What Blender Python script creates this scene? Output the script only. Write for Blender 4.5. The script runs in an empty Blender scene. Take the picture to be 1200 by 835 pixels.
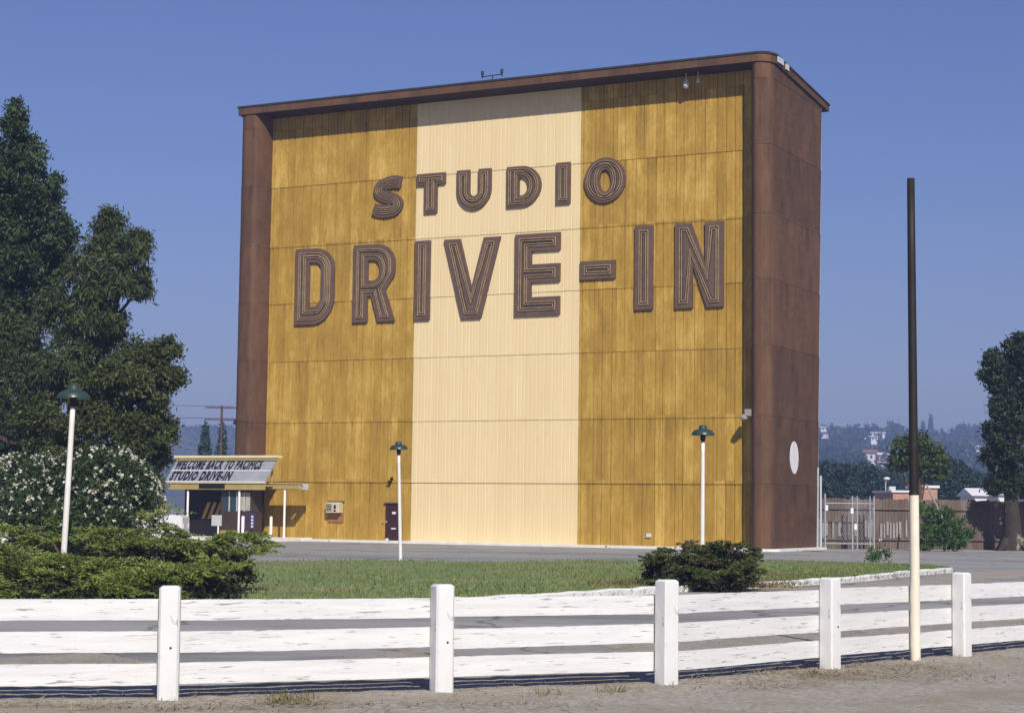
import bpy, math, random
import numpy as np
from mathutils import Vector, Matrix
from mathutils.geometry import tessellate_polygon
random.seed(7); rng = np.random.default_rng(11)
S = bpy.context.scene
COL = S.collection
pi = math.pi

# ---------------------------------------------------------------- camera
FPX, PITCH, ROLL, YAW, EYE = 2152.4, .0829, .0121, .4708, 1.8
cF = Vector((0, math.cos(PITCH), math.sin(PITCH)))
r0 = Vector((1, 0, 0)); u0 = r0.cross(cF)
cR = r0 * math.cos(ROLL) + u0 * math.sin(ROLL)
cU = -r0 * math.sin(ROLL) + u0 * math.cos(ROLL)
CP = Vector((0, 0, EYE))
cd = bpy.data.cameras.new('camera'); cam = bpy.data.objects.new('camera', cd); COL.objects.link(cam)
cd.sensor_width = 36; cd.lens = FPX / 1200 * 36; cd.clip_start = .1; cd.clip_end = 20000
cam.matrix_world = Matrix(((cR.x, cU.x, -cF.x, 0), (cR.y, cU.y, -cF.y, 0), (cR.z, cU.z, -cF.z, EYE), (0, 0, 0, 1)))
S.camera = cam
def at(x, y, Y):                      # a photo pixel at a chosen distance from the camera -> a real point
    r = cF + cR * ((x - 600) / FPX) - cU * ((y - 417.5) / FPX)
    return CP + r * (Y / r.y)
def gp(x, y, z=0):                    # a photo pixel on level ground of height z
    r = cF + cR * ((x - 600) / FPX) - cU * ((y - 417.5) / FPX)
    return CP + r * ((z - EYE) / r.z)

# ---------------------------------------------------------------- helpers
def tag(o, label=None, cat=None, group=None, kind=None):
    if label: o['label'] = label
    if cat: o['category'] = cat
    if group: o['group'] = group
    if kind: o['kind'] = kind
    return o
def link(name, me, mats, parent=None):
    for m in (mats if isinstance(mats, (list, tuple)) else [mats]): me.materials.append(m)
    o = bpy.data.objects.new(name, me); COL.objects.link(o)
    if parent: o.parent = parent
    return o
def empty(name, loc=(0, 0, 0), rz=0, label=None, cat=None, group=None):
    o = bpy.data.objects.new(name, None); COL.objects.link(o); o.location = loc; o.rotation_euler = (0, 0, rz)
    o.empty_display_size = .2
    return tag(o, label, cat, group)
def copy_tree(o, parent=None):
    c = o.copy(); COL.objects.link(c)
    if parent: c.parent = parent
    for ch in list(o.children): copy_tree(ch, c)
    return c

class MB:
    def __init__(s): s.v = []; s.f = []; s.m = []; s.sm = []
    def add(s, vs, fs, mi=0, smooth=False):
        n = len(s.v); s.v += [tuple(v) for v in vs]
        for f in fs: s.f.append(tuple(i + n for i in f)); s.m.append(mi); s.sm.append(smooth)
        return s
    def box(s, c, d, rz=0, mi=0, M=None):
        x, y, z = d[0] / 2, d[1] / 2, d[2] / 2
        R = Matrix.Rotation(rz, 3, 'Z') if M is None else M
        vs = [Vector(c) + R @ Vector(p) for p in ((-x,-y,-z),(x,-y,-z),(x,y,-z),(-x,y,-z),(-x,-y,z),(x,-y,z),(x,y,z),(-x,y,z))]
        return s.add(vs, [(0,3,2,1),(4,5,6,7),(0,1,5,4),(1,2,6,5),(2,3,7,6),(3,0,4,7)], mi)
    def cbox(s, c, d, b=.015, rz=0, mi=0):          # box with bevelled vertical edges and top
        x, y, z = d[0] / 2, d[1] / 2, d[2]
        R = Matrix.Rotation(rz, 3, 'Z')
        ring = [(-x+b,-y),(x-b,-y),(x,-y+b),(x,y-b),(x-b,y),(-x+b,y),(-x,y-b),(-x,-y+b)]
        q = (x - b * 1.2) / x
        vs = [(px,py,0) for px,py in ring] + [(px,py,z-b) for px,py in ring] + [(px*q,py*q,z) for px,py in ring]
        vs = [Vector(c) + R @ Vector(v) for v in vs]
        fs = []
        for k in range(2):
            for i in range(8): j = (i+1) % 8; fs.append((k*8+i, k*8+j, k*8+8+j, k*8+8+i))
        fs.append(tuple(range(16, 24))); fs.append(tuple(range(7, -1, -1)))
        return s.add(vs, fs, mi)
    def tube(s, pts, rad, seg=10, mi=0, cap=True, smooth=True):
        pts = [Vector(p) for p in pts]
        if not isinstance(rad, (list, tuple)): rad = [rad] * len(pts)
        rings = []
        for i, p in enumerate(pts):
            d = (pts[min(i+1, len(pts)-1)] - pts[max(i-1, 0)]).normalized()
            a = d.cross(Vector((0, 1, 0)) if abs(d.y) < .9 else Vector((1, 0, 0))).normalized(); b = d.cross(a)
            rings.append([p + (a * math.cos(2*pi*k/seg) + b * math.sin(2*pi*k/seg)) * rad[i] for k in range(seg)])
        vs = [v for r in rings for v in r]; fs = []
        for i in range(len(pts)-1):
            for k in range(seg): l = (k+1) % seg; fs.append((i*seg+k, i*seg+l, (i+1)*seg+l, (i+1)*seg+k))
        s.add(vs, fs, mi, smooth)
        if cap: s.add(rings[0], [tuple(range(seg))[::-1]], mi); s.add(rings[-1], [tuple(range(seg))], mi)
        return s
    def lathe(s, prof, c=(0, 0, 0), seg=20, mi=0, smooth=True):
        vs = [Vector(c) + Vector((r*math.cos(2*pi*k/seg), r*math.sin(2*pi*k/seg), z)) for r, z in prof for k in range(seg)]
        fs = [(i*seg+k, i*seg+(k+1) % seg, (i+1)*seg+(k+1) % seg, (i+1)*seg+k) for i in range(len(prof)-1) for k in range(seg)]
        return s.add(vs, fs, mi, smooth)
    def build(s, name, mats, parent=None):
        me = bpy.data.meshes.new(name); me.from_pydata(s.v, [], s.f)
        me.polygons.foreach_set('material_index', s.m); me.polygons.foreach_set('use_smooth', s.sm); me.update()
        return link(name, me, mats, parent)

def quads(name, V, mats, parent=None, mi=None):      # V: (N,4,3) array -> one mesh of loose leaf faces
    V = np.asarray(V, dtype=np.float32); N = len(V)
    me = bpy.data.meshes.new(name)
    me.vertices.add(N*4); me.vertices.foreach_set('co', V.reshape(-1))
    me.loops.add(N*4); me.loops.foreach_set('vertex_index', np.arange(N*4, dtype=np.int32))
    me.polygons.add(N); me.polygons.foreach_set('loop_start', np.arange(0, N*4, 4, dtype=np.int32))
    if mi is not None: me.polygons.foreach_set('material_index', np.asarray(mi, dtype=np.int32))
    me.update(calc_edges=True); me.validate()
    return link(name, me, mats, parent)

# ---------------------------------------------------------------- materials
def mat(name, c1, c2=None, scale=3., rough=.8, stretch=(1, 1, 1), detail=6, bump=0., bscale=40., lo=.35, hi=.65, spec=.3, metal=0., c3=None, s3=.4, lo3=.55, hi3=.7):
    m = bpy.data.materials.new(name); m.use_nodes = True; nt = m.node_tree; n = nt.nodes; l = nt.links
    b = n['Principled BSDF']; b.inputs['Roughness'].default_value = rough
    b.inputs['Specular IOR Level'].default_value = spec; b.inputs['Metallic'].default_value = metal
    if c2 is None: c2 = tuple(x * .8 for x in c1)
    tc = n.new('ShaderNodeTexCoord'); mp = n.new('ShaderNodeMapping'); mp.inputs['Scale'].default_value = stretch
    l.new(tc.outputs['Object'], mp.inputs['Vector'])
    nz = n.new('ShaderNodeTexNoise'); nz.inputs['Scale'].default_value = scale; nz.inputs['Detail'].default_value = detail
    nz.inputs['Roughness'].default_value = .62
    l.new(mp.outputs[0], nz.inputs['Vector'])
    mr = n.new('ShaderNodeMapRange'); mr.inputs['From Min'].default_value = lo; mr.inputs['From Max'].default_value = hi
    l.new(nz.outputs['Fac'], mr.inputs['Value'])
    mx = n.new('ShaderNodeMix'); mx.data_type = 'RGBA'; mx.inputs['A'].default_value = (*c1, 1); mx.inputs['B'].default_value = (*c2, 1)
    l.new(mr.outputs[0], mx.inputs['Factor']); out = mx.outputs['Result']
    if c3:
        nz3 = n.new('ShaderNodeTexNoise'); nz3.inputs['Scale'].default_value = s3; nz3.inputs['Detail'].default_value = 8; nz3.inputs['Roughness'].default_value = .65
        l.new(mp.outputs[0], nz3.inputs['Vector'])
        mr3 = n.new('ShaderNodeMapRange'); mr3.inputs['From Min'].default_value = lo3; mr3.inputs['From Max'].default_value = hi3
        l.new(nz3.outputs['Fac'], mr3.inputs['Value'])
        mx3 = n.new('ShaderNodeMix'); mx3.data_type = 'RGBA'; mx3.inputs['B'].default_value = (*c3, 1)
        l.new(out, mx3.inputs['A']); l.new(mr3.outputs[0], mx3.inputs['Factor']); out = mx3.outputs['Result']
    l.new(out, b.inputs['Base Color'])
    if bump:
        nb = n.new('ShaderNodeTexNoise'); nb.inputs['Scale'].default_value = bscale; nb.inputs['Detail'].default_value = 5
        l.new(mp.outputs[0], nb.inputs['Vector'])
        bp = n.new('ShaderNodeBump'); bp.inputs['Strength'].default_value = bump; bp.inputs['Distance'].default_value = .05
        l.new(nb.outputs['Fac'], bp.inputs['Height']); l.new(bp.outputs[0], b.inputs['Normal'])
    return m
def leafmat(name, c1, c2, c3=None, scale=1.2, trans=.25, rough=.55, rnd=True):
    m = bpy.data.materials.new(name); m.use_nodes = True; nt = m.node_tree; n = nt.nodes; l = nt.links
    b = n['Principled BSDF']; b.inputs['Roughness'].default_value = rough; b.inputs['Specular IOR Level'].default_value = .25
    geo = n.new('ShaderNodeNewGeometry'); tc = n.new('ShaderNodeTexCoord')
    nz = n.new('ShaderNodeTexNoise'); nz.inputs['Scale'].default_value = scale; nz.inputs['Detail'].default_value = 3
    l.new(tc.outputs['Object'], nz.inputs['Vector'])
    ad = n.new('ShaderNodeMath'); ad.operation = 'MULTIPLY_ADD'; ad.inputs[1].default_value = .5
    l.new(geo.outputs['Random Per Island'], ad.inputs[0])
    ml = n.new('ShaderNodeMath'); ml.operation = 'MULTIPLY'; ml.inputs[1].default_value = .55
    l.new(nz.outputs['Fac'], ml.inputs[0]); l.new(ml.outputs[0], ad.inputs[2])
    cr = n.new('ShaderNodeValToRGB'); e = cr.color_ramp.elements
    e[0].position = .2; e[0].color = (*c1, 1); e[1].position = .75; e[1].color = (*c2, 1)
    if c3: k = cr.color_ramp.elements.new(.92); k.color = (*c3, 1)
    l.new(ad.outputs[0], cr.inputs['Fac']); l.new(cr.outputs['Color'], b.inputs['Base Color'])
    tr = n.new('ShaderNodeBsdfTranslucent'); l.new(cr.outputs['Color'], tr.inputs['Color'])
    ms = n.new('ShaderNodeMixShader'); ms.inputs[0].default_value = trans
    l.new(b.outputs[0], ms.inputs[1]); l.new(tr.outputs[0], ms.inputs[2]); l.new(ms.outputs[0], n['Material Output'].inputs['Surface'])
    return m

def cladding(name, base, dark, light, blotch=.5, plank=.42, spread=.36):
    """painted sheet cladding: streaks down the boards, boards that differ, worn patches per sheet"""
    m = bpy.data.materials.new(name); m.use_nodes = True; nt = m.node_tree; n = nt.nodes; l = nt.links
    b = n['Principled BSDF']; b.inputs['Roughness'].default_value = .75; b.inputs['Specular IOR Level'].default_value = .2
    tc = n.new('ShaderNodeTexCoord')
    def noise(sc, stretch, det=6, rgh=.6):
        mp = n.new('ShaderNodeMapping'); mp.inputs['Scale'].default_value = stretch; l.new(tc.outputs['Object'], mp.inputs['Vector'])
        z = n.new('ShaderNodeTexNoise'); z.inputs['Scale'].default_value = sc; z.inputs['Detail'].default_value = det; z.inputs['Roughness'].default_value = rgh
        l.new(mp.outputs[0], z.inputs['Vector']); return z.outputs['Fac']
    def math_(op, a, bb, cc=None):
        k = n.new('ShaderNodeMath'); k.operation = op
        for i, q in enumerate((a, bb, cc)):
            if q is None: continue
            if isinstance(q, (int, float)): k.inputs[i].default_value = q
            else: l.new(q, k.inputs[i])
        return k.outputs[0]
    sx = n.new('ShaderNodeSeparateXYZ'); l.new(tc.outputs['Object'], sx.inputs[0])
    px = math_('FLOOR', math_('DIVIDE', sx.outputs['X'], plank), 0); pz = math_('FLOOR', math_('DIVIDE', sx.outputs['Z'], 3.37), 0)
    cb = n.new('ShaderNodeCombineXYZ'); l.new(px, cb.inputs[0]); l.new(pz, cb.inputs[2])
    wn = n.new('ShaderNodeTexWhiteNoise'); wn.noise_dimensions = '3D'; l.new(cb.outputs[0], wn.inputs['Vector'])
    streak = noise(1., (4.5, 1, .7), 8, .7); fine = noise(1., (26, 1, 3.0), 6, .7); blot = noise(.75, (1, 1, .55), 10, .74)
    t = math_('MULTIPLY_ADD', streak, .7, math_('MULTIPLY', wn.outputs['Value'], .26))
    t = math_('MULTIPLY_ADD', fine, .5, t); t = math_('MULTIPLY_ADD', blot, blotch, t)
    # dirt that has run down from the sheet joints
    fr_ = math_('FRACT', math_('DIVIDE', math_('ADD', sx.outputs['Z'], .2), 3.41), 0)
    run = noise(1., (3.2, 1, .12), 5, .6)
    k1 = n.new('ShaderNodeMapRange'); k1.inputs['From Min'].default_value = .55; k1.inputs['From Max'].default_value = 1.; l.new(fr_, k1.inputs['Value'])
    k2 = n.new('ShaderNodeMapRange'); k2.inputs['From Min'].default_value = .5; k2.inputs['From Max'].default_value = .72; l.new(run, k2.inputs['Value'])
    t = math_('MULTIPLY_ADD', math_('MULTIPLY', k1.outputs[0], k2.outputs[0]), -.5, t)
    mr = n.new('ShaderNodeMapRange'); c = .35 + .13 + .25 + blotch * .5
    mr.inputs['From Min'].default_value = c - spread; mr.inputs['From Max'].default_value = c + spread; l.new(t, mr.inputs['Value'])
    cr = n.new('ShaderNodeValToRGB'); e = cr.color_ramp.elements
    e[0].position = 0; e[0].color = (*dark, 1); e[1].position = 1; e[1].color = (*light, 1)
    k = cr.color_ramp.elements.new(.5); k.color = (*base, 1)
    l.new(mr.outputs[0], cr.inputs['Fac']); l.new(cr.outputs['Color'], b.inputs['Base Color'])
    bp = n.new('ShaderNodeBump'); bp.inputs['Strength'].default_value = .25; bp.inputs['Distance'].default_value = .02
    l.new(t, bp.inputs['Height']); l.new(bp.outputs[0], b.inputs['Normal'])
    return m

M_ochre = cladding('ochre_paint', (.41, .25, .041), (.28, .165, .030), (.63, .425, .11), 1.25, .55, .38)
M_cream = cladding('cream_paint', (.76, .605, .345), (.71, .555, .305), (.81, .665, .40), .5, .55, .42)
M_brown = cladding('brown_paint', (.112, .060, .033), (.068, .038, .023), (.165, .085, .045), 1.0, .55, .34)
M_roof = mat('roof_felt', (.03, .03, .035), (.05, .045, .045))
M_screen = mat('screen_white', (.7, .7, .7), (.6, .6, .6))
M_letter = mat('letter_face', (.145, .092, .066), (.11, .070, .052), 2.2, .6)
M_ridge = mat('letter_ridge', (.36, .25, .135), (.24, .165, .09), 3, .6)
M_groove = mat('letter_groove', (.03, .02, .02), (.045, .03, .028), 4, .8)
M_white = mat('weathered_white_paint', (.73, .73, .72), (.65, .65, .63), 2.5, .7, (1, 1, .5), 8, .08, 20, c3=(.34, .33, .31), s3=9., lo3=.60, hi3=.66)
M_board = mat('peeling_white_board', (.73, .73, .72), (.63, .63, .62), 1.2, .75, (1, 1, 15), 12, .12, 9, c3=(.30, .30, .29), s3=3.4, lo3=.595, hi3=.635)
M_kerb = mat('white_kerb_paint', (.78, .77, .74), (.66, .65, .62), 1.5, .8, c3=(.32, .30, .27), s3=2.2, lo3=.60, hi3=.68)
M_asph = mat('asphalt', (.275, .27, .255), (.36, .352, .335), .6, .9, (.25, 1, 1), 12, .4, 25, c3=(.18, .178, .17), s3=.3, lo3=.5, hi3=.64)
def crack(m, scale, width, depth):      # thin cracks and old oil drips in a paved surface
    nt = m.node_tree; n = nt.nodes; l = nt.links; b = n['Principled BSDF']; src = b.inputs['Base Color'].links[0].from_socket
    tc = n.new('ShaderNodeTexCoord'); nz = n.new('ShaderNodeTexNoise'); nz.inputs['Scale'].default_value = .9; nz.inputs['Detail'].default_value = 5
    l.new(tc.outputs['Object'], nz.inputs['Vector'])
    va = n.new('ShaderNodeMix'); va.data_type = 'VECTOR'; va.inputs['Factor'].default_value = .35
    l.new(tc.outputs['Object'], va.inputs['A']); vm = n.new('ShaderNodeVectorMath'); vm.operation = 'MULTIPLY_ADD'; vm.inputs[1].default_value = (6, 6, 6)
    l.new(nz.outputs['Color'], vm.inputs[0]); l.new(tc.outputs['Object'], vm.inputs[2]); l.new(vm.outputs[0], va.inputs['B'])
    vo = n.new('ShaderNodeTexVoronoi'); vo.feature = 'DISTANCE_TO_EDGE'; vo.inputs['Scale'].default_value = scale; l.new(va.outputs['Result'], vo.inputs['Vector'])
    mr = n.new('ShaderNodeMapRange'); mr.inputs['From Min'].default_value = 0; mr.inputs['From Max'].default_value = width; mr.inputs['To Min'].default_value = depth; mr.inputs['To Max'].default_value = 1
    l.new(vo.outputs['Distance'], mr.inputs['Value'])
    sp = n.new('ShaderNodeTexNoise'); sp.inputs['Scale'].default_value = .55; sp.inputs['Detail'].default_value = 2; l.new(tc.outputs['Object'], sp.inputs['Vector'])
    m2 = n.new('ShaderNodeMapRange'); m2.inputs['From Min'].default_value = .64; m2.inputs['From Max'].default_value = .74; m2.inputs['To Min'].default_value = 1; m2.inputs['To Max'].default_value = .62; l.new(sp.outputs['Fac'], m2.inputs['Value'])
    ml = n.new('ShaderNodeMath'); ml.operation = 'MULTIPLY'; l.new(mr.outputs[0], ml.inputs[0]); l.new(m2.outputs[0], ml.inputs[1])
    mx = n.new('ShaderNodeMix'); mx.data_type = 'RGBA'; mx.blend_type = 'MULTIPLY'; mx.inputs['Factor'].default_value = 1
    l.new(src, mx.inputs['A']); l.new(ml.outputs[0], mx.inputs['B']); l.new(mx.outputs['Result'], b.inputs['Base Color'])
crack(M_asph, .22, .02, .45)
M_dirt = mat('dirt', (.285, .252, .205), (.50, .455, .385), 16, .95, (1, 1, 1), 10, .6, 60, lo=.36, hi=.64, c3=(.33, .275, .205), s3=.7, lo3=.47, hi3=.66)
M_lawn = mat('lawn_soil_and_grass', (.14, .19, .065), (.20, .25, .095), .8, .95, (.6, 1, 1), 12, .9, 14, c3=(.26, .235, .11), s3=.35, lo3=.48, hi3=.64)
M_lampg = mat('green_enamel', (.024, .048, .039), (.032, .06, .048), 4, .35, spec=.5)
M_lampk = mat('dark_fitting', (.02, .02, .022), (.03, .03, .03), 4, .5)
M_pole = mat('white_pole_paint', (.80, .78, .74), (.70, .67, .62), 3, .5, c3=(.30, .24, .18), s3=5, lo3=.66, hi3=.72)
M_polek = mat('dark_pole', (.014, .012, .011), (.024, .021, .019), 3, .6)
M_polew = mat('cream_pole_paint', (.80, .73, .60), (.72, .65, .52), 4, .6, c3=(.3, .22, .15), s3=6, lo3=.66, hi3=.72)
M_door = mat('maroon_door', (.035, .012, .014), (.05, .02, .02), 3, .5)
M_metal = mat('galvanised', (.45, .47, .50), (.36, .38, .40), 6, .45, metal=.3)
M_grey = mat('light_grey', (.55, .56, .58), (.48, .49, .5), 3, .6)
M_cond = mat('conditioner_case', (.62, .56, .40), (.5, .44, .3), 3, .6)
M_rust = mat('rust_patch', (.26, .10, .05), (.34, .17, .06), 3, .8)
M_tanf = mat('tan_fascia', (.44, .33, .12), (.36, .27, .10), 1.5, .7)
M_creamf = mat('cream_trim', (.78, .68, .45), (.70, .60, .38), 2, .7)
M_sign = mat('sign_panel', (.24, .25, .27), (.32, .33, .37), .8, .5)
M_ink = mat('sign_lettering', (.008, .01, .028), (.012, .014, .035), 2, .6)
M_dark = mat('dark_parts_and_shade', (.006, .0055, .006), (.010, .009, .009), 2, .8)  # dark fittings; near-black base also puts shade into the booth recess
M_glass = mat('dark_glass', (.03, .05, .06), (.04, .06, .07), 2, .08, spec=.6)
M_curt = mat('curtain', (.5, .47, .40), (.3, .28, .24), 3, .9, (8, 1, 1))
M_brownp = mat('booth_brown', (.05, .03, .026), (.065, .04, .034), 2, .7)
M_yel = mat('booth_yellow', (.42, .27, .07), (.36, .22, .05), 2, .7)
M_blue = mat('blue_notice', (.06, .08, .36), (.07, .1, .4), 2, .6)
M_bark = mat('bark', (.06, .042, .03), (.12, .085, .06), 2.5, .95, (1, 1, .3), 8, .8, 10)
M_barkp = mat('patchy_bark', (.035, .028, .024), (.06, .048, .04), 1.6, .95, (1, 1, .5), 6, .8, 8, c3=(.28, .24, .20), s3=1.3, lo3=.56, hi3=.6)
M_oldf = mat('old_brown_board', (.11, .078, .06), (.17, .13, .105), 1.6, .9, (1.5, 1.5, .35), 8, .5, 12, c3=(.20, .17, .15), s3=.7, lo3=.56, hi3=.66)
M_oldg = mat('old_grey_board', (.34, .32, .30), (.25, .23, .21), 3, .9, (3, 3, .4), 8)
M_pink = mat('pink_stucco', (.46, .25, .19), (.40, .21, .16), 1, .8)
M_wht = mat('white_stucco', (.75, .75, .75), (.66, .66, .66), 1, .8)
M_roofr = mat('red_roof', (.30, .12, .07), (.24, .10, .06), 3, .8)
M_hill = mat('hillside', (.045, .06, .03), (.09, .085, .05), .03, .95, (1, 1, 1), 10)
M_van = mat('white_van_paint', (.72, .73, .76), (.66, .67, .70), 1, .35, spec=.5)
M_tyre = mat('rubber', (.015, .015, .015), (.025, .025, .025), 5, .9)
M_straw = leafmat('straw', (.25, .20, .12), (.40, .33, .21), trans=.1)
M_peb = mat('pebble', (.16, .14, .125), (.26, .24, .21), 20, .9)
L_dark = leafmat('cypress_leaves', (.016, .034, .011), (.060, .092, .030), (.13, .17, .06), 1., .15)
L_euc = leafmat('eucalyptus_leaves', (.024, .040, .014), (.090, .112, .038), (.20, .21, .09), .9, .2)
L_olive = leafmat('olive_leaves', (.028, .044, .011), (.100, .118, .032), (.24, .23, .08), .9, .2)
L_ole = leafmat('oleander_leaves', (.022, .042, .014), (.065, .095, .035), (.16, .19, .08), 1., .15, .4)
L_flo = leafmat('white_blossom', (.62, .60, .42), (.78, .77, .66), trans=.3)
L_jun = leafmat('juniper_sprays', (.058, .092, .020), (.215, .265, .056), (.38, .42, .11), .9, .12)
L_junb = leafmat('juniper_brown_sprays', (.045, .062, .018), (.125, .145, .042), (.21, .18, .075), 1.6, .12)
L_core = leafmat('inner_twig_shade_leaves', (.010, .012, .006), (.022, .026, .012), (.05, .04, .022), 1., .05)  # dead inner needles, coloured near black to put shade between the sprays
L_dead = leafmat('dead_twigs', (.075, .052, .03), (.15, .11, .06), trans=.05)
L_far = leafmat('far_leaves', (0.016, 0.042, 0.029), (0.038, 0.072, 0.045), (0.064, 0.104, 0.056), .3, .1)
L_right = leafmat('right_tree_leaves', (.012, .024, .010), (.042, .064, .026), (.10, .125, .05), .8, .15)
L_oran = leafmat('citrus_leaves', (0.027, 0.060, 0.018), (0.090, 0.128, 0.030), (0.300, 0.240, 0.045), 1., .2)
L_bush = leafmat('bush_leaves', (0.032, 0.077, 0.019), (0.088, 0.168, 0.038), (0.160, 0.256, 0.064), 1., .2)
L_grass = leafmat('grass_blades', (.13, .19, .055), (.24, .30, .10), (.32, .31, .15), .35, .25)

# ---------------------------------------------------------------- ground
def gz(Y): t = min(max((Y - 55) / 22, 0), 1); return -.12 * t * t * (3 - 2 * t)
me = MB()
ys = [-60, -10, 5, 10, 14, 18, 22, 26, 30, 36, 44, 52, 55, 58, 61, 64, 67, 70, 73, 77, 90, 110, 140, 200, 400, 900, 2150]
xs = [-2150, -900, -300, -60, -20, -10, 0, 10, 20, 60, 300, 900, 2150]
vs = [(x, y, gz(y)) for y in ys for x in xs]; nx = len(xs)
me.add(vs, [(j*nx+i, j*nx+i+1, (j+1)*nx+i+1, (j+1)*nx+i) for j in range(len(ys)-1) for i in range(nx-1)], 0, True)
tag(me.build('asphalt_ground', M_asph), kind='structure')

def smooth_line(P, k=6):
    out = []
    for i in range(len(P)-1):
        p0, p1, p2, p3 = P[max(i-1, 0)], P[i], P[i+1], P[min(i+2, len(P)-1)]
        for t in np.linspace(0, 1, k, endpoint=False):
            out.append(tuple(.5*((2*b)+(c-a)*t+(2*a-5*b+4*c-d)*t*t+(-a+3*b-3*c+d)*t**3) for a, b, c, d in zip(p0, p1, p2, p3)))
    out.append(tuple(P[-1])); return out

# dirt verge following the fence, with a ragged edge towards the asphalt
FP = [(-8.3, 16.3), (-5.75, 16.6), (-3.12, 17.07), (-.65, 18.16), (1.64, 19.23), (3.7, 21.34), (5.74, 23.47), (7.75, 25.6), (9.8, 27.8)]
fl = smooth_line([(-16, 16.1)] + FP + [(16, 34)], 14)
def strip(name, line, wn, wf, z, m, jit=.25, cols=8):
    mb = MB(); V = []
    for i, (x, y) in enumerate(line):
        a, b = line[max(i-1, 0)], line[min(i+1, len(line)-1)]
        t = Vector((b[0]-a[0], b[1]-a[1])).normalized(); nn = Vector((-t.y, t.x))
        w0 = wn(i) + random.uniform(-jit, jit); w1 = wf(i) + random.uniform(-jit, jit)
        for k in range(cols):
            w = -w0 + (w0 + w1) * k / (cols-1); edge = min(k, cols-1-k)
            V.append((x + nn.x*w, y + nn.y*w, z(x, y) + (.0 if edge == 0 else .012 + random.uniform(-.006, .012))))
    n = len(line); mb.add(V, [(i*cols+k, (i+1)*cols+k, (i+1)*cols+k+1, i*cols+k+1) for i in range(n-1) for k in range(cols-1)], 0, True)
    return mb.build(name, m)
nfl = len(fl)
tag(strip('dirt_verge', fl, lambda i: 9., lambda i: 4.6 + 1.2*math.sin(i*.21), lambda x, y: .004, M_dirt, .22, 40), kind='structure')

# lawn island with its white kerb
KL = [(-16, 26.5), (-9, 28.5), (-4.9, 31), (-2.4, 33), (-.65, 34.9), (1.85, 38.6), (3.4, 41), (6.2, 44.6), (9.1, 49), (11.6, 54), (13.7, 57.8)]
FL = [(-24, 56), (-16, 57), (-7.98, 59.2), (-3.52, 61.2), (.08, 62.6), (4.85, 65.2), (9.43, 67.6), (12.2, 67.6), (13.9, 64.0), (13.7, 57.8)]
kl = smooth_line(KL, 8); far = smooth_line(FL, 8); NN = 80
def resample(L, N):
    L = [Vector((p[0], p[1])) for p in L]; d = [0]
    for a, b in zip(L, L[1:]): d.append(d[-1] + (b-a).length)
    out = []
    for i in range(N):
        s = d[-1]*i/(N-1); j = max(k for k in range(len(d)) if d[k] <= s+1e-6); j = min(j, len(L)-2)
        f = (s-d[j])/max(d[j+1]-d[j], 1e-6); out.append(L[j].lerp(L[j+1], min(f, 1)))
    return out
A, B = resample(kl, NN), resample(far, NN); lawn = MB(); CN = 24; V = []
def lawn_z(x, y): return .10 + gz(y)*.95 + .03*math.sin(x*.7+y*.4)
for a, b in zip(A, B):
    for k in range(CN):
        p = a.lerp(b, k/(CN-1)); V.append((p.x, p.y, lawn_z(p.x, p.y) - (.03 if k == 0 else .05 if k == CN-1 else 0)))
lawn.add(V, [(i*CN+k, (i+1)*CN+k, (i+1)*CN+k+1, i*CN+k+1) for i in range(NN-1) for k in range(CN-1)], 0, True)
lo = lawn.build('lawn', M_lawn); tag(lo, kind='structure')
kb = MB()
def kerb_run(mb, line, w=.17, h=.155, z0=0.):
    segs = []
    for i, (x, y) in enumerate(line):
        a, b = line[max(i-1, 0)], line[min(i+1, len(line)-1)]
        t = Vector((b[0]-a[0], b[1]-a[1])).normalized(); nn = Vector((-t.y, t.x)); j = random.uniform(-.012, .012)
        hh = h + random.uniform(-.02, .015); zz = gz(y) + z0
        segs.append([(x+nn.x*o, y+nn.y*o, zz+z) for o, z in ((-w+j, 0), (-w+j, hh-.03), (-w+.03+j, hh), (0, hh), (0, 0))])
    n = len(segs); mb.add([p for s in segs for p in s], [(i*5+k, (i+1)*5+k, (i+1)*5+k+1, i*5+k+1) for i in range(n-1) for k in range(4)])
kerb_run(kb, [tuple(p) for p in resample(kl, 90)])
tag(kb.build('lawn_kerb', M_kerb), kind='structure')
# dirt beyond the kerb's right end
dp = [(5.6, 42.4), (9.3, 47.2), (12.1, 52.4), (14.6, 57.4), (17, 60.5)]
tag(strip('dirt_patch', smooth_line(dp, 8), lambda i: 1.7, lambda i: .5, lambda x, y: gz(y)+.004, M_dirt, .35), kind='structure')
dp2 = [(15.5, 92.5), (18, 93.6), (22, 94.5), (26, 96), (34, 101), (48, 110)]
tag(strip('fence_foot_dirt', smooth_line(dp2, 6), lambda i: .6, lambda i: 2.4, lambda x, y: gz(y)+.004, M_dirt, .25), kind='structure')

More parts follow.
